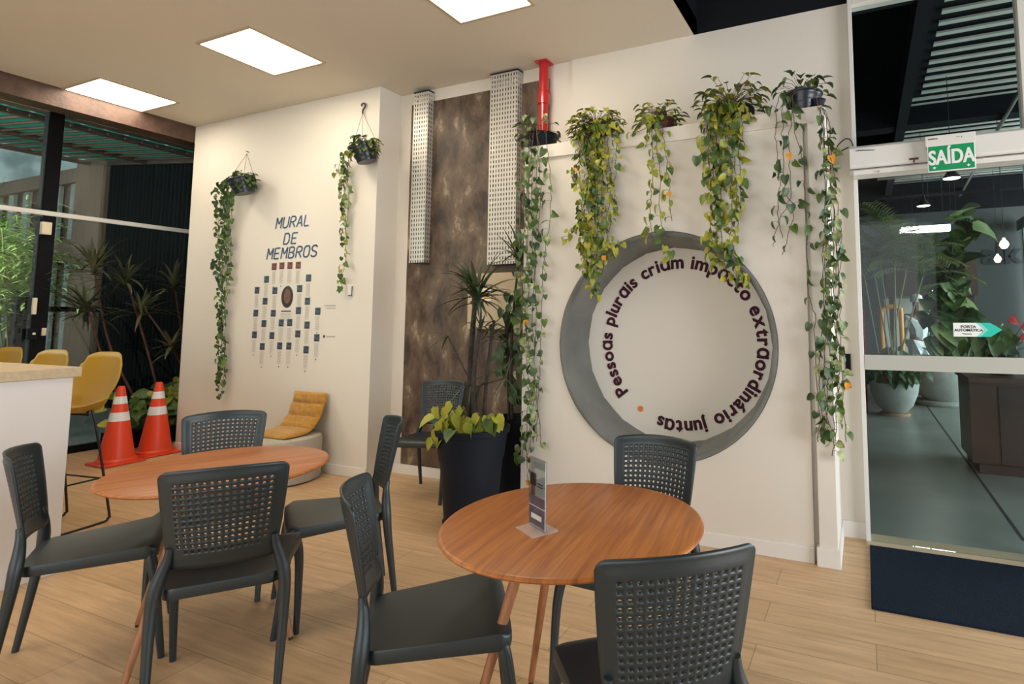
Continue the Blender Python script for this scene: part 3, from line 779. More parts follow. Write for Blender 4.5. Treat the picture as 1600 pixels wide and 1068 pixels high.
hang_plant('pothos in a hanging black pot left of the mural, with the long vine', (379, 291), (386, 237), .115, .15, (math.radians(12), math.radians(-12), 0),
           [[(362, 278), (352, 300), (350, 360), (348, 430), (352, 500), (350, 570), (346, 622)], [(366, 280), (358, 320), (357, 390), (354, 460), (347, 530), (344, 600)],
            [(358, 280), (346, 310), (342, 370), (345, 440), (349, 520), (352, 590)], [(370, 280), (362, 330), (360, 400), (357, 440)], [(356, 278), (340, 300), (338, 315)], [(360, 300), (352, 370), (338, 420)]],
           34, .046, ['leaf_dark', 'leaf_green', 'leaf_green'], False)
hang_plant('pothos in a black pot hung by a thick hook right of the mural', (570, 240), (567, 172), .115, .15, (math.radians(12), math.radians(-14), 0),
           [[(548, 232), (543, 262), (545, 310), (541, 360), (540, 410), (532, 435), (536, 455)], [(552, 235), (541, 280), (539, 330), (541, 380)], [(550, 232), (532, 250), (530, 275)], [(545, 250), (538, 300), (540, 350)]],
           26, .050, ['leaf_green', 'leaf_variegated', 'leaf_yellow'], True)

# ================================================================ PLANTS ON THE LEDGE
LZ = 2.612
def ledge_plant(label, x, r, h, potmat, strands, dens, size, mats, ncrown, ribs=2, y=3.485, crx=1.5, crz=1.5, bare=0.0, gold=0):
    t = empty('trailing_pothos', (x, y, LZ+.0005), label, 'trailing plant', 'potted plants trailing from the ledge')
    MB().lathe(pot_profile(r, h, ribs), n=32).build('pot', potmat, t, smooth=True)
    st, lf = MB(), MB(); o0 = Vector((x, y, LZ))
    crown(st, lf, (0, -.05, h*1.0), r*crx, r*crz, ncrown, size, mats)
    for s_ in strands:
        q = []
        for i, (px, py) in enumerate(s_):
            q.append(ony(px, py, 3.335 if i == 0 else 3.315)-o0)
        q = [Vector((q[0].x*.5, -.02, h*.95)), Vector((q[0].x*.85, -.145, h*.75))]+q
        strand(st, lf, q, dens, size, .045, mats=mats, bare=bare)
    for k in range(gold):
        s_ = random.choice(strands); px, py = random.choice(s_[1:]); lf.m('leaf_orange'); leaf(lf, ony(px, py, 3.29)-o0, (random.uniform(-.5, .5), -.2, -1), (0, -1, .2), size*.8)
    st.build('stems', 'stem_brown', t); lf.build('foliage', None, t, smooth=True, angle=80)
    return t
YG = ['leaf_yellow', 'leaf_yellow', 'leaf_gold', 'leaf_green']
ledge_plant('variegated trailing plant in a black pot, leftmost on the ledge, before the red pipe', ony(848, 222, 3.5).x, .125, .115, 'pot_black',
            [[(832, 232), (824, 300), (820, 360), (826, 430), (822, 520), (826, 600), (822, 690), (826, 750)], [(855, 236), (861, 300), (857, 360), (848, 430), (846, 520), (842, 600), (838, 690)],
             [(828, 236), (815, 262), (822, 330), (812, 400), (818, 470)], [(842, 240), (845, 320), (836, 420), (838, 500), (834, 560), (841, 640), (846, 700)], [(824, 400), (814, 480), (812, 560), (830, 640), (812, 730)], [(838, 400), (832, 480), (836, 580), (830, 680), (822, 720)], [(830, 420), (822, 500), (834, 600)]],
            14, .052, ['leaf_variegated', 'leaf_dark', 'leaf_green'], 30, bare=.12, gold=2)
ledge_plant('dense yellow-green trailing plant, second on the ledge from the left, over the round niche', ony(937, 205, 3.5).x, .11, .10, 'pot_red',
            [[(905, 230), (907, 300), (912, 360), (918, 430)], [(920, 232), (918, 300), (922, 370), (930, 430), (934, 468)], [(935, 234), (932, 300), (934, 370), (928, 440), (936, 462)], [(950, 232), (955, 290), (948, 350), (956, 400), (968, 376)],
             [(962, 225), (962, 270), (958, 320), (952, 360)], [(925, 232), (926, 310), (912, 350), (896, 360), (884, 376)], [(942, 234), (940, 320), (944, 400), (940, 430)], [(912, 230), (900, 262), (895, 290)], [(928, 300), (915, 380), (910, 420)], [(935, 260), (928, 350), (936, 420)]],
            50, .041, YG, 190, crx=1.9, crz=1.4, gold=5)
ledge_plant('smaller trailing plant, third on the ledge from the left, with thin strands', ony(1034, 192, 3.5).x, .10, .095, 'pot_red',
            [[(1018, 205), (1020, 260), (1018, 310), (1016, 350), (1022, 380)], [(1036, 205), (1042, 260), (1046, 300), (1050, 345)], [(1024, 205), (1030, 270), (1032, 340), (1040, 370), (1046, 410)], [(1012, 203), (1008, 230)], [(1010, 200), (990, 208), (985, 212)]],
            22, .047, ['leaf_green', 'leaf_yellow', 'leaf_yellow', 'leaf_gold'], 60, crx=1.8, crz=1.5, gold=1)
ledge_plant('broad green trailing plant, fourth on the ledge, hanging over the right of the niche lettering', ony(1145, 175, 3.5).x, .125, .105, 'pot_black',
            [[(1105, 200), (1108, 260), (1112, 320), (1110, 380), (1118, 420)], [(1120, 200), (1118, 260), (1122, 320), (1130, 390), (1135, 440)], [(1135, 200), (1142, 260), (1145, 330), (1142, 380), (1160, 430), (1165, 448)], [(1150, 200), (1156, 250), (1158, 310), (1152, 360)],
             [(1160, 195), (1163, 235)], [(1105, 205), (1096, 240), (1090, 250)], [(1140, 205), (1128, 290), (1134, 350), (1150, 400), (1168, 440)], [(1115, 270), (1122, 340), (1116, 400), (1126, 412)], [(1146, 240), (1150, 300), (1146, 340)]],
            32, .052, ['leaf_yellow', 'leaf_yellow', 'leaf_green', 'leaf_gold', 'leaf_green'], 110, crx=1.8, crz=1.9, gold=0)
ledge_plant('dark trailing plant in a ribbed black pot at the right end of the ledge', ony(1254, 160, 3.5).x, .115, .125, 'pot_ribbed',
            [[(1212, 190), (1214, 240), (1218, 290), (1215, 340), (1222, 372)], [(1222, 190), (1224, 250), (1228, 300), (1240, 330), (1222, 398)], [(1235, 190), (1232, 240), (1236, 300), (1216, 350), (1208, 385)], [(1240, 190), (1252, 240), (1258, 300), (1262, 400), (1264, 460), (1273, 500), (1275, 600), (1285, 690)],
             [(1280, 175), (1288, 230), (1292, 300), (1290, 400), (1292, 500), (1288, 600), (1300, 690)]], 
            9, .052, ['leaf_dark', 'leaf_dark', 'leaf_green'], 26, crx=1.6, crz=1.4, ribs=4, bare=.1, gold=1)
# the right-hand curtain of strands, part of the same pot's neighbour at the column
t = empty('trailing_pothos', (-.215, 3.44, LZ+.0005), 'pale variegated trailing plant falling down the white column beside the glass door', 'trailing plant', 'potted plants trailing from the ledge')
MB().lathe(pot_profile(.045, .06, 0), n=24).build('pot', 'pot_black', t, smooth=True)
st, lf = MB(), MB(); o0 = Vector((-.215, 3.44, LZ))
for s_ in ([(1292, 185), (1296, 260), (1300, 330), (1302, 420), (1298, 520), (1302, 620), (1304, 700)], [(1290, 185), (1298, 280), (1308, 380), (1310, 480), (1306, 560), (1308, 640), (1300, 712)], [(1286, 190), (1288, 300), (1294, 400), (1290, 480), (1296, 580), (1290, 660)],
           [(1294, 190), (1304, 290), (1314, 370), (1312, 440), (1314, 520), (1316, 600), (1322, 690)], [(1294, 300), (1286, 400), (1288, 500), (1280, 560), (1284, 640), (1278, 690)], [(1300, 300), (1306, 400), (1302, 480), (1312, 560), (1306, 640)]):
    q = [ony(px, py, 3.315)-o0 for (px, py) in s_]; q = ([Vector((-.01, -.02, .05))]+q) if s_[0][1] < 200 else q
    strand(st, lf, q, 15, .048, .035, mats=['leaf_variegated', 'leaf_green', 'leaf_dark', 'leaf_variegated'], bare=.12)
lf.m('leaf_orange'); leaf(lf, ony(1298, 243, 3.29)-o0, (.3, 0, -1), (0, -1, 0), .05); leaf(lf, ony(1324, 598, 3.3)-o0, (0, 0, -1), (.3, -1, 0), .04)
st.build('stems', 'stem_brown', t); lf.build('foliage', None, t, smooth=True, angle=80)

# ================================================================ CABLE TRAYS, PIPE, BOX
def tray(label, xa, xb, zb, zt, d=.062):
    y1 = YR-.010; y0 = y1-d
    t = empty('cable_tray', (xa, y1, zb), label, 'cable tray', 'perforated metal cable trays'); w_ = xb-xa
    MB().box((0, -d, 0), (w_, -d+.0015, zt-zb)).build('front_plate', 'perforated_sheet', t)
    MB().box((w_-.0015, -d+.002, 0), (w_, 0, zt-zb)).build('side_plate', 'perforated_sheet', t); MB().box((0, -d+.002, 0), (.0015, 0, zt-zb)).build('side_plate', 'perforated_sheet', t)
    MB().box((-.004, -d-.003, zt-zb), (w_+.004, 0, zt-zb+.012)).build('end_cap', 'black_metal', t)
    MB().box((.01, -d+.006, -.003), (w_-.01, 0, .01)).build('end_trim', 'black_metal', t)
tray('narrow perforated metal cable tray on the left of the cement wall', -3.745, -3.575, 1.865, 3.43, .07)
tray('wide perforated metal cable tray on the cement wall next to the red pipe', -2.893, -2.615, 1.815, 3.45, .07)
mb = MB(); mb.tube([(0, 0, 0), (0, 0, .62)], .044, n=24); 
t = empty('red_pipe', (-2.362, 3.80, 2.70), 'glossy red fire pipe running up into the ceiling', 'pipe')
MB().tube([(0, 0, 0), (0, 0, .773)], .040, n=28).build('pipe', 'pipe_red', t, smooth=True)
MB().lathe([(.041, 0), (.049, .004), (.049, .10), (.053, .10), (.053, .112), (.041, .114)], (0, 0, .41), n=28).build('coupling', 'pipe_red', t, smooth=True)
MB().box((-.055, -.055, .760), (.055, .055, .773)).build('ceiling_flange', 'pipe_red', t)
t = empty('electrical_box', (-3.045, YR-.009, 1.28), 'cream electrical box with a yellow warning triangle behind the big plant', 'electrical box')
MB().box((0, -.12, 0), (.53, 0, .46)).build('body', 'box_cream', t, bevel=.004)
MB().box((.006, -.124, .006), (.524, -.1202, .454)).build('door', 'box_cream', t, bevel=.002)
q = Vector((.155, -.1245, .25))
sg_ = MB(); sg_.m('paper_white'); sg_.box(q+Vector((0, -.001, -.02)), q+Vector((.085, 0, .085))); sg_.m('warning_yellow'); sg_.prism([q+Vector((.008, -.002, .0)), q+Vector((.077, -.002, .0)), q+Vector((.0425, -.002, .065))], (0, .0008, 0)); sg_.m('ink_dark'); sg_.box(q+Vector((.039, -.003, .012)), q+Vector((.046, -.0021, .045))); sg_.box(q+Vector((.006, -.003, -.015)), q+Vector((.02, -.0021, -.006)))
sg_.build('warning_label', None, t)
MB().tube([(.05, -.13, .22), (.05, -.122, .22)], .014, n=14).build('lock', 'pot_red', t)

# ================================================================ BIG PLANTER
def dracaena(lfm, stm, base, top, nb, ln, wd, r=.016, bend=.05):
    base, top = Vector(base), Vector(top); mid = (base+top)/2+Vector((random.uniform(-bend, bend), random.uniform(-bend, bend), 0))
    P = smoothline([base, mid, top], 6); stm.tube(P, [r*(1-.4*i/len(P)) for i in range(len(P))], n=8)
    for k in range(nb):
        a = random.uniform(0, 2*math.pi); e = random.uniform(-.35, 1.25)
        d = Vector((math.cos(a)*math.cos(e), math.sin(a)*math.cos(e), math.sin(e)))
        blade(lfm, top-Vector((0, 0, random.uniform(0, .12))), d, ln*random.uniform(.6, 1.1), wd*random.uniform(.7, 1.2), droop=random.uniform(.4, 1.3))
px, py = -2.455, 3.10
t = empty('potted_dracaena', (px, py, 0), 'tall dracaena with yellow-green pothos in a big black tapered planter', 'potted plant')
MB().lathe([(0, .05), (.165, .05), (.17, .06), (.205, .44), (.212, .44), (.232, .60), (.245, .605), (.25, .64), (.235, .645), (.225, .60), (0, .585)], n=48).build('planter', 'pot_black', t, smooth=True)
MB().lathe([(0, .0), (.224, .0)], (0, 0, .602), n=32).build('soil', 'soil', t)
cb = MB().lathe([(0, .035), (.18, .035), (.18, .048), (0, .048)], n=24).build('trolley', 'black_metal', t)
for k in range(4):
    a = k*math.pi/2+.4; c = Vector((math.cos(a)*.165, math.sin(a)*.165, .02)); MB().tube([c+Vector((-.01, 0, 0)), c+Vector((.01, 0, 0))], .0195, n=14).build('caster', 'black_metal', cb)
st, lf = MB(), MB(); st.m('trunk')
def rel(x, y, dy=0): return ony(x, y, py+dy)-Vector((px, py, 0))
for (b0, px_, dy_, nb_, ln_, wd_, r_) in (((-.03, .03, .60), (745, 446), .05, 58, .34, .018, .024), ((.06, .04, .60), (772, 500), .1, 12, .20, .013, .015), ((.02, .0, .60), (752, 498), 0, 10, .18, .010, .018)):
    cr = MB(); dracaena(cr.m('leaf_blade'), st, b0, rel(*px_, dy_), nb_, ln_, wd_, r_); cr.build('leaf_crown', None, t, smooth=True, angle=80)
for (x, y) in ((700, 525), (735, 600), (790, 590)):
    q = rel(x, y, 0); st.tube([(0, 0, .9), q], .004, n=5)
    cr = MB()
    for k in range(6): blade(cr, q, (random.uniform(-1, .4), random.uniform(-.6, .3), random.uniform(-.5, .5)), random.uniform(.14, .24), .007, 1.2)
    cr.build('leaf_fan', 'leaf_blade', t, smooth=True, angle=80)
st.tube(smoothline([rel(745, 645), rel(746, 615), rel(753, 600), rel(762, 598)], 4), .007, n=8)
st.build('trunks', None, t, smooth=True)
st, lf = MB(), MB()
for k in range(34):
    a = random.uniform(2.6, 6.2); rr = random.uniform(.12, .25); q = Vector((math.cos(a)*rr, math.sin(a)*rr, .66+random.uniform(0, .09)))
    st.tube([(q.x*.5, q.y*.5, .6), q], .002, n=4); lf.m(random.choice(['leaf_gold', 'leaf_yellow', 'leaf_green']))
    leaf(lf, q, (q.x*2, q.y*2, -.1-random.random()*.6), (0, -.5, 1), random.uniform(.07, .11))
for (x, y) in ((700, 640), (688, 660), (684, 672), (696, 655), (690, 682), (676, 688), (716, 648), (735, 662), (722, 640), (706, 632), (682, 636), (748, 650), (765, 655), (775, 662)):
    q = rel(x, y, -.2); st.tube([(q.x*.4, q.y*.3, .63), (q.x*.9, q.y*.9, max(q.z+.02, .67)), q], .002, n=4, cap=False); lf.m('leaf_gold' if x < 760 else 'leaf_green'); leaf(lf, q, (random.uniform(-.8, .3), -.2, -1), (-.2, -1, .4), random.uniform(.075, .10))
st.build('pothos_stems', 'stem_green', t); lf.build('pothos_leaves', None, t, smooth=True, angle=80)
# second dark planter behind
px2, py2 = -2.45, 3.56
t = empty('potted_dracaena', (px2, py2, 0), 'second dracaena in a slim black planter half hidden behind the big planter', 'potted plant')
MB().lathe([(0, 0), (.12, 0), (.135, .62), (.142, .64), (.13, .64), (.125, .58), (0, .57)], n=36).build('planter', 'pot_black', t, smooth=True)
st, lf = MB(), MB(); st.m('trunk'); rel2 = lambda x, y: ony(x, y, py2)-Vector((px2, py2, 0))
for (b0, px_, nb_, ln_, wd_) in (((.01, -.02, .57), (812, 392), 26, .34, .013), ((-.03, 0, .57), (792, 510), 22, .24, .014)):
    cr = MB(); dracaena(cr.m('leaf_blade'), st, b0, rel2(*px_), nb_, ln_, wd_, .012); cr.build('leaf_crown', None, t, smooth=True, angle=80)
for (x, y) in ((800, 540), (806, 470), (790, 560), (808, 600)):
    q = rel2(x, y)
    for k in range(9): lf.m('leaf_dark'); leaf(lf, q+Vector((random.uniform(-.09, .05), random.uniform(-.05, .05), random.uniform(-.1, .1))), (random.uniform(-1, 1), -.2, -1), (0, -1, .3), .075)
st.build('trunks', None, t, smooth=True); lf.build('creeper_leaves', None, t, smooth=True, angle=80)

# ================================================================ POUF AND CUSHION
pc = Vector((-4.63, 3.33, 0))
t = empty('round_pouf', pc, 'low round beige pouf by the mural wall holding the mustard cushion', 'pouf')
MB().lathe([(0, .37), (.26, .37), (.285, .36), (.295, .34), (.295, .03), (.288, .012), (.27, .008), (0, .008)], n=64).build('body', 'pouf_fabric', t, smooth=True)
MB().lathe([(.0, 0), (.27, 0), (.27, .008), (0, .008)], n=48).build('base', 'black_metal', t)
# cushion bent against the wall
mb = MB(); prof = [(3.20, .385), (3.30, .382), (3.40, .392), (3.47, .43), (3.525, .50), (3.56, .58), (3.585, .645), (3.598, .705)]
P = smoothline([(0, y, z) for y, z in prof], 5); rows = []
xl, xr = -4.86, -4.44
n = len(P)
for i, p in enumerate(P):
    f = i/(n-1); seam = min(abs(f-s_) for s_ in (.36, .58, .78)); th = .034*(1-.75*math.exp(-(seam/.022)**2))*(min(1, f*9+.25))*(min(1, (1-f)*12+.3))
    d = (P[min(i+1, n-1)]-P[max(i-1, 0)]).normalized(); nn = Vector((0, -d.z, d.y)); row = []
    for k in range(17):
        u = k/16*2-1; e = (1-abs(u)**6)**.5*.9+.1; x = (xl+xr)/2+(xr-xl)/2*u+.02*math.sin(f*9)*0-.03*(f-.5)
        row.append((Vector((x, p.y, p.z))+nn*th*e*(1+.12*math.sin(u*9+f*30)), Vector((x, p.y, p.z))-nn*.008*e))
    rows.append(row)
top = [[mb.bm.verts.new(a_) for a_, b_ in r] for r in rows]; bot = [[mb.bm.verts.new(b_) for a_, b_ in r] for r in rows]
for i in range(n-1):
    for k in range(16):
        mb.bm.faces.new((top[i][k], top[i][k+1], top[i+1][k+1], top[i+1][k])); mb.bm.faces.new((bot[i][k], bot[i+1][k], bot[i+1][k+1], bot[i][k+1]))
    mb.bm.faces.new((top[i][0], top[i+1][0], bot[i+1][0], bot[i][0])); mb.bm.faces.new((top[i][16], bot[i][16], bot[i+1][16], top[i+1][16]))
for k in range(16):
    mb.bm.faces.new((top[0][k], bot[0][k], bot[0][k+1], top[0][k+1])); mb.bm.faces.new((top[-1][k], top[-1][k+1], bot[-1][k+1], bot[-1][k]))
tag(mb.build('seat_cushion', 'mustard_fabric', smooth=True, angle=70), 'mustard quilted cushion on the beige pouf, leaning up the mural wall', 'cushion')

# ================================================================ COUNTER AND BAR CHAIRS
t = empty('bar_counter', (-5.4, .8, 0), 'white high counter with a pale wood top at far left', 'counter')
MB().box((-1.6, -.9, 0), (1.345, .875, 1.045)).build('body', 'counter_white', t, bevel=.003)
MB().box((-1.65, -.95, 1.047), (1.368, .90, 1.100)).build('worktop', 'counter_wood', t, bevel=.003)
def make_stool(label):
    t = empty('bar_chair', (0, 0, 0), label, 'bar chair', 'mustard bar chairs along the counter')
    # one-piece shell; local +y is forward
    mb = MB(); rows = []; nv, nu = 20, 14
    for j in range(nv+1):
        v = j/nv
        if v < .5:
            f = v/.5; y = .21-.36*f; z = .765+.02*math.cos(f*math.pi)-.015*f; w = .20+.035*math.sin(f*math.pi/2)
        else:
            f = (v-.5)/.5; y = -.15-.085*math.sin(f*math.pi/2)-.035*f; z = .735+.40*f**1.15; w = .235-.02*f-.055*f**4
        row = []
        for k in range(nu+1):
            u = k/nu*2-1
            lift = .085*abs(u)**2.6*math.exp(-((v-.5)/.20)**2)+.03*abs(u)**3*(1-v)
            wrap = .075*abs(u)**2.2*(max(0, v-.42)/.58)**.6*(1-.55*max(0, v-.6)/.4)
            zz = z+lift-(.030*abs(u)**4 if v > .93 else 0)
            row.append(mb.bm.verts.new((w*u, y+wrap, zz)))
        rows.append(row)
    for A, B in zip(rows, rows[1:]):
        for k in range(nu): mb.bm.faces.new((A[k], A[k+1], B[k+1], B[k]))
    mb.build('seat_shell', 'mustard', t, smooth=True, solid=.009, angle=80)
    fr = MB()
    for s in (-1, 1):
        fr.tube(smoothline([(s*.13, .10, .745), (s*.16, .11, .72), (s*.20, .19, .10), (s*.205, .195, .025), (s*.205, .15, .008), (s*.205, -.15, .008), (s*.205, -.20, .025), (s*.20, -.20, .10), (s*.16, -.10, .72), (s*.13, -.08, .738)], 4), .0075, n=8)
        fr.tube([(s*.182, .145, .30), (s*.182, -.155, .30)], .006, n=8)
    fr.tube([(-.185, .155, .26), (.185, .155, .26)], .0075, n=8); fr.tube([(-.185, -.15, .30), (.185, -.15, .30)], .006, n=8); fr.tube([(-.13, .1, .735), (.13, .1, .735)], .007, n=8); fr.tube([(-.13, -.085, .725), (.13, -.085, .725)], .007, n=8)
    fr.build('wire_frame', 'black_metal', t, smooth=True)
    return t
s1 = make_stool('mustard bar chair nearest the camera, right of the white counter')
s1.location = (-4.94, 1.98, 0); s1.rotation_euler = (0, 0, math.radians(188))
for (x, y, a, lab) in ((-5.70, 2.00, 188, 'mustard bar chair in the middle of the three, behind the counter'), (-6.62, 2.08, 188, 'mustard bar chair at the left edge of the photo behind the counter')):
    o = copy_tree(s1); o.location = (x, y, 0); o.rotation_euler = (0, 0, math.radians(a)); o['label'] = lab

# ================================================================ TRAFFIC CONES
def make_cone(label):
    t = empty('traffic_cone', (0, 0, 0), label, 'traffic cone', 'orange traffic cones')
    mb = MB(); mb.box((-.165, -.165, .002), (.165, .165, .022)); mb.build('base', 'cone_orange', t, bevel=.008)
    R_ = lambda z: .140-.112*(z-.03)/.69
    prof = [(.155, .022), (.153, .040), (R_(.055), .055), (R_(.42), .42), (R_(.72), .72), (.018, .725), (.016, .70)]
    MB().lathe(prof, n=40).build('body', 'cone_orange', t, smooth=True, angle=35)
    for a_, b_ in ((.400, .482), (.560, .630)):
        MB().lathe([(R_(a_)+.0012, a_), (R_(b_)+.0012, b_)], n=40).build('reflective_band', 'cone_white', t, smooth=True)
    return t
c1 = make_cone('orange and white traffic cone on the left, nearer the yellow bar chair'); c1.location = (-6.63, 3.10, 0)
c2 = copy_tree(c1); c2['label'] = 'orange and white traffic cone on the right, beside the mural wall edge'; c2.location = (-6.71, 3.455, 0)

# ================================================================ DOOR MAT, HEADER, SIGNS
mb = MB(); mb.box((-.015, 2.955, .0005), (1.9, 3.735, .014)); tag(mb.build('door_mat', 'mat_pile', bevel=.004), 'dark navy bristle door mat before the glass door', 'door mat')
# sliding-door operator
t = empty('door_operator', (0, 3.64, 2.28), 'white automatic door operator box spanning above the glass door', 'door operator')
mb = MB(); poly = [(0, .02, .148), (0, 0, .13), (0, 0, .02), (0, .012, .0), (0, .16, .0), (0, .16, .148)]
mb.prism([(-.05, y, z) for _, y, z in poly], (3.2, 0, 0)); mb.build('housing', 'white_metal', t, bevel=.004)
MB().box((-.03, .03, -.03), (3.1, .155, -.002)).build('lower_rail', 'white_metal', t)
MB().box((-.052, -.002, -.004), (3.15, .004, .0)).build('shadow_strip', 'ink_dark', t)  # solid dark strip standing in for the shade under the housing
def hdr(x, y): p = ony(x, y, 3.638); return Vector((p.x, -.003, p.z-2.28))
lg = MB(); a_ = hdr(1337, 237); b_ = hdr(1368, 234)
lg.tube([a_, a_+Vector((.012, 0, .006)), b_-Vector((.012, 0, 0)), b_], [.001, .008, .006, .001], n=8, flat=.3)
lg.build('maker_badge', 'ink_dark', t)
q = hdr(1428, 250); MB().box(q+Vector((-.025, 0, .002)), q+Vector((.025, .002, .014))).box(q+Vector((-.004, 0, -.014)), q+Vector((.004, .002, .003))).build('red_label', 'pot_red', t)
q = hdr(1373, 266); MB().tube([q+Vector((0, .02, -.0)), q+Vector((0, .030, -.0))], .006, n=12).build('key_switch', 'steel', t)
# exit sign
e0 = ony(1450, 268, 3.58); wS = .242
t = empty('exit_sign', (.488, 3.58, 2.28), 'green exit sign reading SAÍDA hanging under its white lamp housing', 'exit sign')
MB().box((-.125, -.005, .075), (.128, .055, .135)).build('lamp_housing', 'white_metal', t, bevel=.003)
MB().box((-.118, -.003, -.078), (.122, .003, .078)).build('border_plate', 'sign_white', t, bevel=.002)
MB().box((-.112, -.0045, -.072), (.116, -.0032, .072)).build('green_face', 'sign_green', t)
mb = MB(); [wall_text(mb, 'SAÍDA', (.002+o_, -.0055-.0005*abs(o_+.003)*400, -.036), .117, .002, .70, 'CENTER') for o_ in (-.002, 0, .002)]; mb.build('letters', 'sign_white', t)
mb = MB()
for x in (-.085, .085): mb.prism([(x-.010, -.006, -.052), (x, -.006, -.064), (x+.010, -.006, -.052), (x+.004, -.006, -.052), (x, -.006, -.047), (x-.004, -.006, -.052)], (0, .001, 0))
mb.build('arrows', 'sign_white', t)
mb = MB(); wall_text(mb, 'intelbras', (-.11, -.0062, .112), .014, 0, 1); mb.box((.03, -.0065, .112), (.05, -.006, .114)); mb.tube([(.058, -.0065, .113), (.058, -.005, .113)], .003, n=8); mb.build('printed_mark', 'ink_dark', t)
# porta automatica arrow
t = empty('door_sticker', (0, 3.797, 0), 'white sticker with teal arrow reading PORTA AUTOMÁTICA on the glass door', 'sticker')
A = ony(1489, 504, 3.797); B = ony(1548, 526, 3.797); C = ony(1566, 515, 3.797); zt, zb = A.z, B.z; zm = (zt+zb)/2
MB().prism([(A.x, 0, zt), (B.x, 0, zt), (B.x, 0, zb), (A.x, 0, zb)], (0, -.001, 0)).build('white_panel', 'sign_white', t)
MB().prism([(B.x-.05, 0, zt), (B.x, 0, zt), (C.x, 0, zm), (B.x, 0, zb), (B.x-.05, 0, zb), (B.x-.01, 0, zm)], (0, -.0018, 0)).build('arrow_head', 'arrow_teal', t)
MB().prism([(B.x-.07, 0, zt), (B.x-.05, 0, zt), (B.x-.01, 0, zm), (B.x-.05, 0, zb), (B.x-.07, 0, zb), (B.x-.03, 0, zm)], (0, -.0018, 0)).build('arrow_stripe', 'arrow_teal_light', t)
mb = MB(); wall_text(mb, 'PORTA', (A.x+.078, -.003, zm+.010), .022, .0001, 1.1, 'CENTER'); wall_text(mb, 'AUTOMÁTICA', (A.x+.078, -.003, zm-.010), .0215, .0001, 1.05, 'CENTER'); wall_text(mb, '? Sensores', (A.x+.070, -.003, zm-.028), .0115, 0, 1, 'CENTER'); mb.build('letters', 'ink_dark', t)
# cables and switch
p = Vector((-.10, 3.78, 2.28))
mb = MB(); mb.tube(smoothline([ony(1302, 240, 3.72), ony(1310, 226, 3.70), ony(1321, 217, 3.68), ony(1329, 219, 3.68), ony(1333, 228, 3.70)], 5), .004, n=6); mb.tube(smoothline([ony(1304, 246, 3.72), ony(1313, 237, 3.70), ony(1326, 230, 3.70)], 5), .0045, n=6)
tag(mb.build('cable', 'wire_black', smooth=True), 'black cable looping from the column into the door operator', 'cable')
p = ony(1324, 566, YU); o = boxo('wall_switch', (p.x-.012, YU-.012, p.z-.055), (p.x+.02, YU-.0005, p.z+.055), 'black_paint', bevel=.002); tag(o, 'small black switch plate on the white wall by the glass door', 'switch')

# ================================================================ YARD BEHIND THE LEFT GLAZING
struct(MB().box((-26, -6, -.12), (-7.72, 14, -.02)), 'ground', 'yard_paving')
# planting bed inside the corner
BX = -7.36
t = empty('planter_trough', (BX, 3.95, 0), 'long black planter trough along the glazing in the left corner', 'planter')
MB().box((-.13, -.60, 0), (.15, .70, .17)).build('trough', 'black_paint', t, bevel=.004); MB().box((-.11, -.58, .15), (.13, .68, .172)).build('soil', 'soil', t)
def corner_dracaena(lab, base, px, nb, ln, X, m_='leaf_blade_olive'):
    top = onx(*px, X); t = empty('dracaena', base, lab, 'dracaena', 'dracaenas in the corner trough'); b0 = Vector(base)
    st, lf = MB(), MB(); st.m('trunk_red'); dracaena(lf.m(m_), st, (0, 0, 0), top-b0, int(nb*1.5), ln*1.15, .019, .014, .12)
    st.build('trunk', None, t, smooth=True); lf.build('blades', None, t, smooth=True, angle=80)
corner_dracaena('dracaena with spreading olive leaves nearest the mural wall edge', (-7.38, 4.35, .16), (272, 440), 17, .30, -7.2)
corner_dracaena('dracaena with a lit leaf fan left of the mural wall edge', (-7.38, 4.15, .16), (222, 476), 20, .36, -7.3)
corner_dracaena('dracaena with drooping dark leaves above the left traffic cone', (-7.38, 3.9, .16), (196, 430), 18, .34, -7.35)
corner_dracaena('dracaena with dark leaves above the nearest yellow bar chair', (-7.38, 3.6, .16), (135, 475), 24, .42, -7.35, 'leaf_blade')
corner_dracaena('tallest dracaena with thin leaves against the dark fence', (-7.38, 3.75, .16), (146, 412), 18, .34, -7.4)
corner_dracaena('low dracaena at the right end of the corner trough', (-7.38, 4.45, .16), (268, 535), 14, .30, -7.2)
t = empty('pothos_clump', (-7.3, 3.9, .16), 'leafy green pothos filling the trough behind the traffic cones', 'pothos', None)
st, lf = MB(), MB()
for k in range(150):
    q = Vector((random.uniform(-.12, .24), random.uniform(-.62, .72), random.uniform(.02, .56)))
    q.z *= .55+.45*max(0, 1-abs(q.y)); st.tube([(q.x*.3, q.y, 0), q], .002, n=4, cap=False); lf.m(random.choice(['leaf_green', 'leaf_green', 'leaf_yellow', 'leaf_dark']))
    leaf(lf, q, (random.uniform(-.2, 1), random.uniform(-1, .6), random.uniform(-.9, .1)), (1, -.5, .6), random.uniform(.09, .14))
st.build('stems', 'stem_green', t); lf.build('foliage', None, t, smooth=True, angle=80)
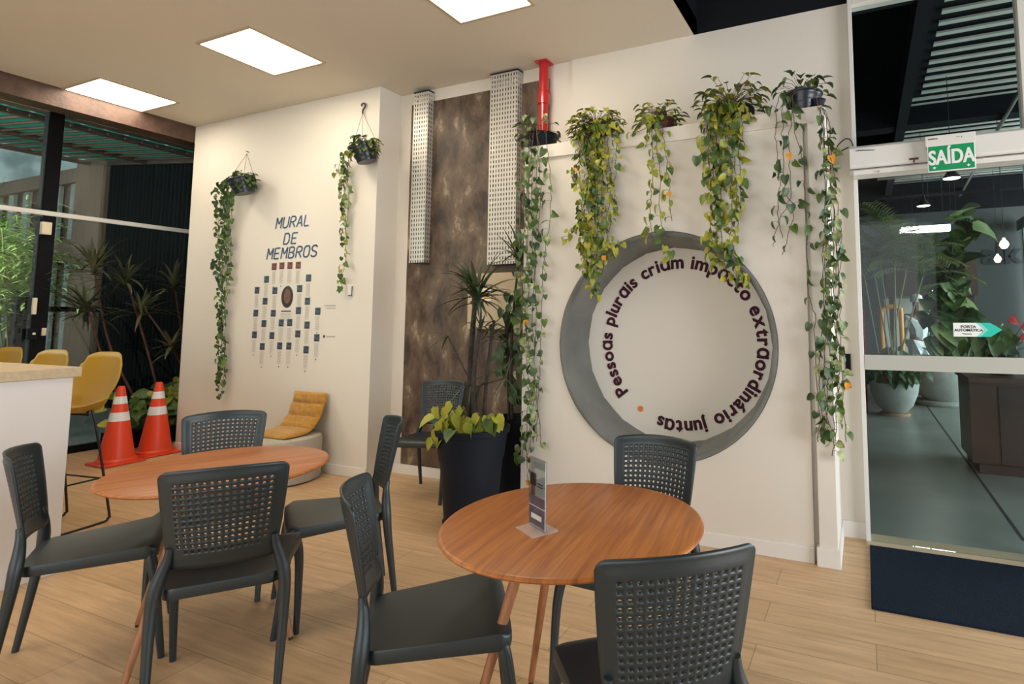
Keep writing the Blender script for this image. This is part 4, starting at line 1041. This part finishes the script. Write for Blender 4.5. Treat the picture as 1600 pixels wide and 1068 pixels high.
# fence along x
FY = 4.95; FZ = 4.04
mb = MB()
t = empty('corrugated_fence', (-11.3, FY, 0), 'black corrugated metal fence in the yard behind the corner plants', 'fence')
for k in range(34): mb.tube([(k*.105, 0, 0), (k*.105, 0, 4.02)], .030, n=8)
mb.build('corrugated_sheet', 'fence_black', t, smooth=True)
t = empty('brick_pier', (-11.75, FY-.1, 0), 'brown rough pier between the dark fence and the slatted fence', 'pier'); MB().box((-.42, 0, 0), (.40, .3, 4.0)).build('pier_body', 'fence_brown', t)
t = empty('slatted_fence', (-16.1, FY+.1, 0), 'brown post fence with grey vertical boards and cross rails in the yard', 'fence')
MB().box((-4, .10, 0), (3.9, .14, 3.95)).build('back_boards', 'fence_brown', t)
mb = MB()
for k in range(14): mb.box((-4+k*.56, 0, 0), (-4+k*.56+.20, .05, 3.9))
mb.build('boards', 'fence_grey', t)
MB().box((-4, -.06, 2.35), (3.9, 0, 2.75)).box((-4, -.06, 3.75), (3.9, .05, 4.0)).build('rails', 'fence_brown', t)
# awning
t = empty('corrugated_awning', (-8.3, 3.0, 3.64), 'green translucent corrugated awning over the yard outside the left glazing', 'awning')
mb = MB(); 
y0_, y1_ = -3.0, 1.75; dx = 3.5; rise = .36; nr = 90
rows = []
for k in range(nr+1):
    yy = y0_+(y1_-y0_)*k/nr; zz = .018*math.sin(k*math.pi/2*1.0); rows.append((mb.bm.verts.new((0, yy, zz)), mb.bm.verts.new((-dx, yy*1.05, rise+zz))))
for A, B in zip(rows, rows[1:]): mb.bm.faces.new((A[0], A[1], B[1], B[0]))
mb.build('sheet', 'awning_green', t, smooth=False)
mb = MB()
for f in (.02, .50, .99): mb.box((-dx*f-.03, -3, rise*f-.08), (-dx*f+.03, 1.85, rise*f-.02))
for yy in [1.78]+[1.6-.17*q_ for q_ in range(12)]: mb.tube([(0, yy, -.05), (-dx, yy*1.05, rise-.05)], .035 if yy == 1.78 else .018, n=6)
mb.build('purlins', 'brown_beam', t)
t = empty('old_building', (-24, 4, 0), 'weathered grey-teal plastered wall of a building beyond the yard', 'building'); MB().box((-.5, -9, 0), (0, 14, 9)).build('facade', 'old_plaster', t)
# bamboo
t = empty('bamboo_clump', (-9.3, 3.2, -.02), 'bright green bamboo foliage outside the glass door at far left', 'bamboo')
st, lf = MB(), MB()
for k in range(16):
    b0 = Vector((random.uniform(-.4, .4), random.uniform(-.5, .3), 0)); tp = b0+Vector((random.uniform(-.5, .5), random.uniform(-.5, .4), random.uniform(1.9, 2.8))); st.tube([b0, (b0+tp)/2, tp], .009, n=6)
for k in range(3600):
    c = Vector((random.gauss(0, .30), random.gauss(-.12, .22), random.gauss(1.98, .25))); a = random.uniform(0, 6.28)
    blade(lf, c, (math.cos(a), math.sin(a), random.uniform(-.4, .5)), random.uniform(.14, .24), .014, 1.2, n=3)
st.build('canes', 'stem_green', t); lf.build('foliage', 'leaf_bamboo', t)
t = empty('gate_post', onx(30, 545, -8.8), 'black square post outside the left glass door below the bamboo', 'post'); t.location.z = 0; MB().box((-.06, -.07, -.02), (.06, .07, 1.62)).build('post', 'black_paint', t); MB().box((-.02, .07, 1.46), (.02, .75, 1.52)).build('top_rail', 'black_paint', t)

# ================================================================ HALL BEYOND THE GLASS DOOR
struct(MB().box((-3.0, 3.93, -.1), (12, 18, 0)), 'floor_hall', 'concrete_floor')
struct(MB().box((.85, 4.2, .0005), (.868, 12.5, .002)), 'trim_9', 'ink_dark')
struct(MB().box((-3, 14, 0), (12, 14.2, 3.75)), 'wall_hall', 'hall_wall')
struct(MB().box((-3, 13.9, 3.75), (12, 14.2, 6)).box((-3, 3.95, 4.7), (12, 14, 4.8)).box((-3, 3.95, 0), (-2.9, 14, 4.7)).box((-3.0, 4.02, 0), (-1.0, 4.06, 4.7)), 'wall_hall_black', 'black_paint')
t = empty('metal_roof_deck', (0, 0, 4.15), 'ribbed metal roof deck with pale strips above the hall', 'roof deck')
mb = MB()
for k in range(40): mb.box((.55 if k > 12 else .75, 4.9+k*.22, 0), (9, 4.9+k*.22+.07, .02))
mb.build('deck_ribs', 'metal_deck', t); MB().box((.5, 4.2, .03), (9, 14, .07)).build('deck_sheet', 'black_paint', t)
t = empty('roof_beam', (0, 0, 3.9), 'dark steel beams crossing under the metal roof deck', 'beam')
MB().box((-2.9, 8.0, 0), (9, 8.25, .25)).box((-2.9, 12.4, -.05), (9, 12.7, .2)).box((-2.9, 4.7, 0), (9, 4.85, .2)).build('cross_beams', 'black_paint', t); MB().box((.48, 4.4, -.02), (.60, 13.9, .24)).build('duct', 'black_paint', t)
MB().tube([(1.6, 5, -.02), (1.9, 13, -.02)], .025, n=8).tube([(.3, 10.5, -.1), (6, 10.5, -.1)], .03, n=8).build('conduits', 'steel', t)
def hp(x, y, z): return onz(x, y, z)
# right glazing of hall
gx = 3.1
mb = MB()
for y in (6.5, 8.2, 9.9, 11.6, 13.5): mb.box((gx-.05, y-.05, 0), (gx+.05, y+.05, 3.4))
mb.box((gx-.06, 6.0, 3.2), (gx+.06, 13.9, 3.42)); struct(mb, 'trim_10', 'fence_grey')
struct(MB().box((gx-.004, 6.0, .05), (gx+.004, 13.9, 3.2)), 'window_3', 'door_glass')
# lettering on the hall wall
t = empty('hall_lettering', (2.3, 13.99, 2.6), 'black brush lettering high on the grey hall wall', 'lettering'); mb = MB(); wall_text(mb, 'alk', (0, 0, 0), .62, .02, 1); mb.build('letters', 'ink_dark', t)
t.location = ony(1535, 412, 13.98)
# round bowl planter with palms
def palm_fronds(lf, st, c, n, ln, wd, tilt=(.3, 1.2), fan=False):
    for k in range(n):
        a = random.uniform(0, 2*math.pi); e = random.uniform(*tilt); d = Vector((math.cos(a)*math.cos(e), math.sin(a)*math.cos(e), math.sin(e)))
        P = [Vector(c)]; dd = d.copy()
        for i in range(8): P.append(P[-1]+dd*ln/8); dd = (dd+Vector((0, 0, -.16))).normalized()
        st.tube(P, [.006*(1-i/10) for i in range(9)], n=4)
        for i in range(2, 9):
            ax = (P[i]-P[i-1]).normalized(); sd = ax.cross(Vector((0, 0, 1))).normalized()
            for s in (-1, 1):
                for h_ in (0, .5): blade(lf, P[i-1].lerp(P[i], h_), ax*.7+sd*s, ln*.34*(1-.5*abs(i-4)/5), wd, .8, n=3)
c = onz(1400, 652, 0)
t = empty('bowl_planter', (c.x, c.y+.25, 0), 'pale stone bowl planter with slender palms on the hall floor', 'potted plant')
MB().lathe([(0, .0), (.20, .0), (.20, .035), (0, .035)], n=32).build('saucer', 'terracotta', t)
MB().lathe([(0, .04), (.14, .04), (.24, .14), (.31, .32), (.33, .46), (.30, .46), (.28, .40), (0, .39)], n=40).build('bowl', 'pot_stone', t, smooth=True)
st, lf = MB(), MB(); st.m('stem_green')
for k in range(7):
    b0 = Vector((random.uniform(-.14, .14), random.uniform(-.1, .1), .4)); tp = Vector((random.uniform(-.4, .45), random.uniform(-.2, .2), random.uniform(1.9, 2.5))); st.tube([b0, b0.lerp(tp, .5), tp], .012, n=6); palm_fronds(lf, st, tp, 9, .8, .020)
st.build('canes', None, t, smooth=True); lf.build('fronds', 'leaf_palm', t)
st, lf = MB(), MB()
for k in range(120):
    a = random.uniform(0, 6.28); rr = random.uniform(.05, .42); q = Vector((math.cos(a)*rr, math.sin(a)*rr, .50+random.uniform(0, .5)*(1-rr*1.2))); st.tube([(q.x*.4, q.y*.4, .4), q], .003, n=4, cap=False); leaf(lf, q, (q.x, q.y, -.3), (0, -.6, 1), .13)
st.build('understory_stems', 'stem_green', t); lf.build('understory_leaves', 'leaf_dark', t)
c = onz(1478, 636, 0)
t = empty('globe_planter', (c.x, c.y+.35, 0), 'large pale globe planter with a fiddle-leaf tree on the hall floor', 'potted plant')
MB().lathe([(0, 0), (.40, 0), (.42, .03), (.42, .07), (0, .07)], n=40).build('saucer', 'pot_stone', t)
MB().lathe([(0, .07), (.26, .07), (.38, .18), (.46, .36), (.47, .50), (.43, .66), (.36, .76), (.33, .76), (.33, .70), (0, .70)], n=48).build('globe', 'pot_stone', t, smooth=True)
st, lf = MB(), MB(); st.m('trunk')
for k in range(6):
    tp = Vector((random.uniform(-.05, .6), random.uniform(-.3, .3), random.uniform(2.0, 3.2))); P = smoothline([(0, 0, .7), (tp.x*.3, tp.y*.3, 1.3), tp], 5); st.tube(P, .02, n=6)
    for j in range(11):
        q = P[random.randint(5, len(P)-1)]+Vector((random.uniform(-.12, .12), random.uniform(-.12, .12), random.uniform(-.1, .1))); lf.m(random.choice(['leaf_broad', 'leaf_broad', 'leaf_green', 'leaf_dark'])); leaf(lf, q, (random.uniform(-1, 1), random.uniform(-1, .4), random.uniform(-.5, .6)), (0, -.6, .9), random.uniform(.26, .40), w=1.1)
for j in range(50):
    a = random.uniform(-1.75, 1.75); q = Vector((math.cos(a)*.34, math.sin(a)*.34, random.uniform(.8, 1.5))); lf.m(random.choice(['leaf_broad', 'leaf_dark'])); leaf(lf, q, (q.x, q.y-.2, .1-random.random()), (0, -.7, .8), random.uniform(.25, .4), w=1.2)
st.build('trunks', None, t, smooth=True); lf.build('leaves', None, t, smooth=True, angle=80)
# orange tubular rail
t = empty('orange_rail', (.33, 9.4, 0), 'orange tubular guard hoop behind the bowl planter', 'rail')
MB().tube(smoothline([(0, 0, 0), (0, 0, 1.38), (.02, 0, 1.49), (.08, 0, 1.54), (.19, 0, 1.54), (.25, 0, 1.49), (.27, 0, 1.38), (.27, 0, 0)], 5), .034, n=12).build('hoop', 'orange_tube', t, smooth=True)
t.location.x = ony(1380, 560, 9.4).x
# brown counter and sofa block
t = empty('hall_counter', (.86, 5.55, 0), 'dark brown wooden counter inside the hall right of the globe planter', 'counter')
MB().box((0, .10, .08), (1.6, .75, .80)).build('cabinet', 'brown_counter', t); MB().box((-.02, -.02, .80), (1.65, .80, .84)).build('top', 'brown_counter', t); MB().box((.04, .05, 0), (1.6, .7, .08)).build('plinth', 'brown_panel', t)
MB().box((.22, .085, .1), (1.55, .098, .76)).build('front_panel', 'brown_panel', t)
t.location = (onz(1525, 742, 0).x, onz(1525, 742, 0).y+.02, 0)
cx, cy = t.location.x+.32, t.location.y+.40
t = empty('potted_anthurium', (cx, cy, .8405), 'plant with red flowers in a black pot on the brown hall counter', 'potted plant')
MB().lathe([(0, 0), (.10, 0), (.125, .19), (.115, .19), (0, .17)], n=28).build('pot', 'pot_black', t, smooth=True)
st, lf = MB(), MB()
for k in range(40):
    a = random.uniform(0, 6.28); rr = random.uniform(.05, .28); q = Vector((math.cos(a)*rr, math.sin(a)*rr, random.uniform(.2, .48))); st.tube([(0, 0, .17), q], .003, n=4, cap=False); leaf(lf.m(random.choice(['leaf_dark', 'leaf_green', 'leaf_broad'])), q, (q.x, q.y, -.4), (0, -.5, 1), .15, w=.8)
for q in ((.06, -.1, .52), (.16, -.08, .46), (.14, -.12, .36)): st.tube([(0, 0, .17), q], .003, n=4, cap=False); leaf(lf.m('leaf_red'), q, (.8, -.1, -.5), (0, -1, .4), .09)
st.build('stems', 'stem_green', t); lf.build('foliage', None, t, smooth=True, angle=80)
# brown hanging signboard
t = empty('brown_canopy', (1.15, 11.6, 2.1), 'dark brown kiosk canopy deep in the hall behind the fiddle-leaf tree', 'canopy'); MB().box((-.75, 0, -.32), (.75, 1.6, .42)).build('canopy', 'brown_panel', t); MB().box((-.70, .1, -2.1), (-.62, .2, -.32)).build('post', 'brown_panel', t); MB().box((.62, .1, -2.1), (.70, .2, -.32)).build('post', 'brown_panel', t)
MB().box((-.75, 1.3, -2.1), (.75, 1.5, -.32)).build('back_wall', 'wall_paint', t)
# pendants
for i, (x, y, Y, r) in enumerate(((1569, 382, 8.5, .055), (1559, 405, 11.0, .055))):
    p = ony(x, y, Y); t = empty('pendant_bulb', p, ['large glowing globe pendant bulb at the right edge of the hall', 'smaller globe pendant bulb left of the larger one'][i], 'pendant lamp', 'bulbs hanging in the hall')
    MB().lathe([(0, -r), (r*.6, -r*.8), (r, 0), (r*.75, r*.7), (r*.3, r*1.2), (r*.25, r*1.6), (0, r*1.6)], n=20).build('bulb', 'bulb_glow', t, smooth=True); MB().tube([(0, 0, r*1.6), (0, 0, 4.1-p.z)], .004, n=5).build('cord', 'wire_black', t)
for i, (x, y, lab) in enumerate(((1457, 458, 'leftmost tiny glowing bulb under the brown canopy'), (1478, 440, 'middle tiny glowing bulb under the brown canopy'), (1491, 442, 'right tiny glowing bulb under the brown canopy'), (1498, 426, 'highest tiny glowing bulb before the brown canopy'))):
    p = ony(x, y, 11.3); t = empty('pendant_bulb', p, lab, 'pendant lamp', 'bulbs hanging in the hall'); MB().lathe([(0, -.04), (.035, 0), (.02, .04), (0, .05)], n=12).build('bulb', 'bulb_glow', t, smooth=True); MB().tube([(0, 0, .05), (0, 0, 4.1-p.z)], .003, n=4).build('cord', 'wire_black', t)
for i, (x, y, Y, lab) in enumerate(((1443, 322, 9.0, 'black cone pendant lamp lit from below in the hall'), (1487, 279, 7.0, 'wide pale pendant lamp just under the exit sign'))):
    p = ony(x, y, Y); t = empty('pendant_lamp', p, lab, 'pendant lamp'); MB().lathe([(.02, .16), (.03, .10), (.10, .0), (.095, 0), (.02, .10)], n=24).build('shade', 'black_metal', t, smooth=True); MB().lathe([(0, .004), (.085, .004), (.085, .014), (0, .014)], n=20).build('lamp', 'lamp_glow', t); MB().tube([(0, 0, .15), (0, 0, 4.1-p.z)], .004, n=5).build('cord', 'wire_black', t)
p = ony(1445, 357, 12.5); t = empty('strip_light', p, 'long white strip light behind the palm leaves in the hall', 'strip light'); MB().box((-.45, 0, -.06), (.45, .1, .06)).build('tube_box', 'lamp_glow', t); MB().box((-.46, .1, -.07), (.46, .14, .07)).build('housing', 'white_metal', t); MB().tube([(-.2, .12, .05), (-.2, .12, 4.1-p.z)], .004, n=5).build('cord', 'wire_black', t)
# person far in the hall
g = onz(1436, 618, 0); PX_, PY_ = ony(1436, 540, 11.2).x, 11.2
t = empty('person', (PX_, PY_, 0), 'person in white with a red scarf and a white cap standing deep in the hall', 'person', rz=.5)
def skinbody(chains, name, m_, par):
    me = bpy.data.meshes.new(name); vs, es, rs = [], [], []; ids = {}
    for ch in chains:
        pi = None
        for (x, y, z, r) in ch:
            k = (round(x, 4), round(y, 4), round(z, 4))
            if k not in ids: ids[k] = len(vs); vs.append((x, y, z)); rs.append(r)
            i = ids[k]
            if pi is not None and pi != i: es.append((pi, i))
            pi = i
    me.from_pydata(vs, es, []); o = bpy.data.objects.new(name, me); COL.objects.link(o); o.parent = par; me.materials.append(MATS[m_])
    md = o.modifiers.new('skin', 'SKIN'); 
    for i, r in enumerate(rs): me.skin_vertices[0].data[i].radius = (r, r) if not isinstance(r, tuple) else r
    me.skin_vertices[0].data[0].use_root = True
    s_ = o.modifiers.new('sub', 'SUBSURF'); s_.levels = s_.render_levels = 1; return o
skinbody([[(0, 0, .95, .13), (0, 0, 1.15, .12), (0, 0, 1.38, .15), (0, 0, 1.46, .06), (0, .01, 1.52, .05), (0, .02, 1.62, .085), (0, .02, 1.72, .06)],
          [(0, 0, .95, .13), (-.10, 0, .88, .09), (-.11, 0, .48, .06), (-.11, -.01, .08, .04), (-.11, .10, .03, .035)], [(0, 0, .95, .13), (.10, 0, .88, .09), (.12, .03, .48, .06), (.12, -.02, .08, .04), (.12, .10, .03, .035)],
          [(0, 0, 1.38, .15), (-.20, 0, 1.38, .05), (-.25, 0, 1.12, .042), (-.22, .12, .92, .03), (-.21, .17, .85, .025)], [(0, 0, 1.38, .15), (.20, 0, 1.38, .05), (.26, -.02, 1.12, .042), (.24, .08, .90, .03), (.23, .12, .82, .025)]], 'body', 'skin', t)
skinbody([[(0, 0, .93, .155), (0, 0, 1.15, .14), (0, 0, 1.39, .165), (0, 0, 1.44, .09)], [(0, 0, 1.39, .165), (-.21, 0, 1.38, .065), (-.25, 0, 1.18, .058)], [(0, 0, 1.39, .165), (.21, 0, 1.38, .065), (.255, -.01, 1.18, .058)]], 'shirt', 'cloth_white', t)
skinbody([[(0, 0, .93, .15), (-.10, 0, .88, .105), (-.11, 0, .48, .08), (-.11, -.01, .12, .06)], [(0, 0, .93, .15), (.10, 0, .88, .105), (.12, .03, .48, .08), (.12, -.02, .12, .06)]], 'trousers', 'cloth_white', t)
MB().lathe([(.10, 1.66), (.105, 1.70), (.09, 1.77), (.05, 1.80), (0, 1.81)], (0, .02, 0), n=20).build('cap', 'cloth_white', t, smooth=True)
MB().lathe([(.075, 1.50), (.085, 1.48), (.12, 1.43), (.08, 1.42)], n=20).box((-.15, .10, 1.15), (-.07, .17, 1.45)).build('scarf', 'cloth_red', t, smooth=True)
# red and teal posts
t = empty('teal_post', (ony(1449, 540, 11.9).x, 11.9, 0), 'slim teal post beside the person in white', 'post'); MB().box((-.03, -.03, 0), (.03, .03, 2.1)).build('post', 'teal_paint', t)
t = empty('red_post', (ony(1349, 530, 9).x, 9, 0), 'thin red post just inside the glass door frame, far in the hall', 'post'); MB().box((-.03, -.03, 0), (.03, .03, 1.5)).build('post', 'cloth_red', t)
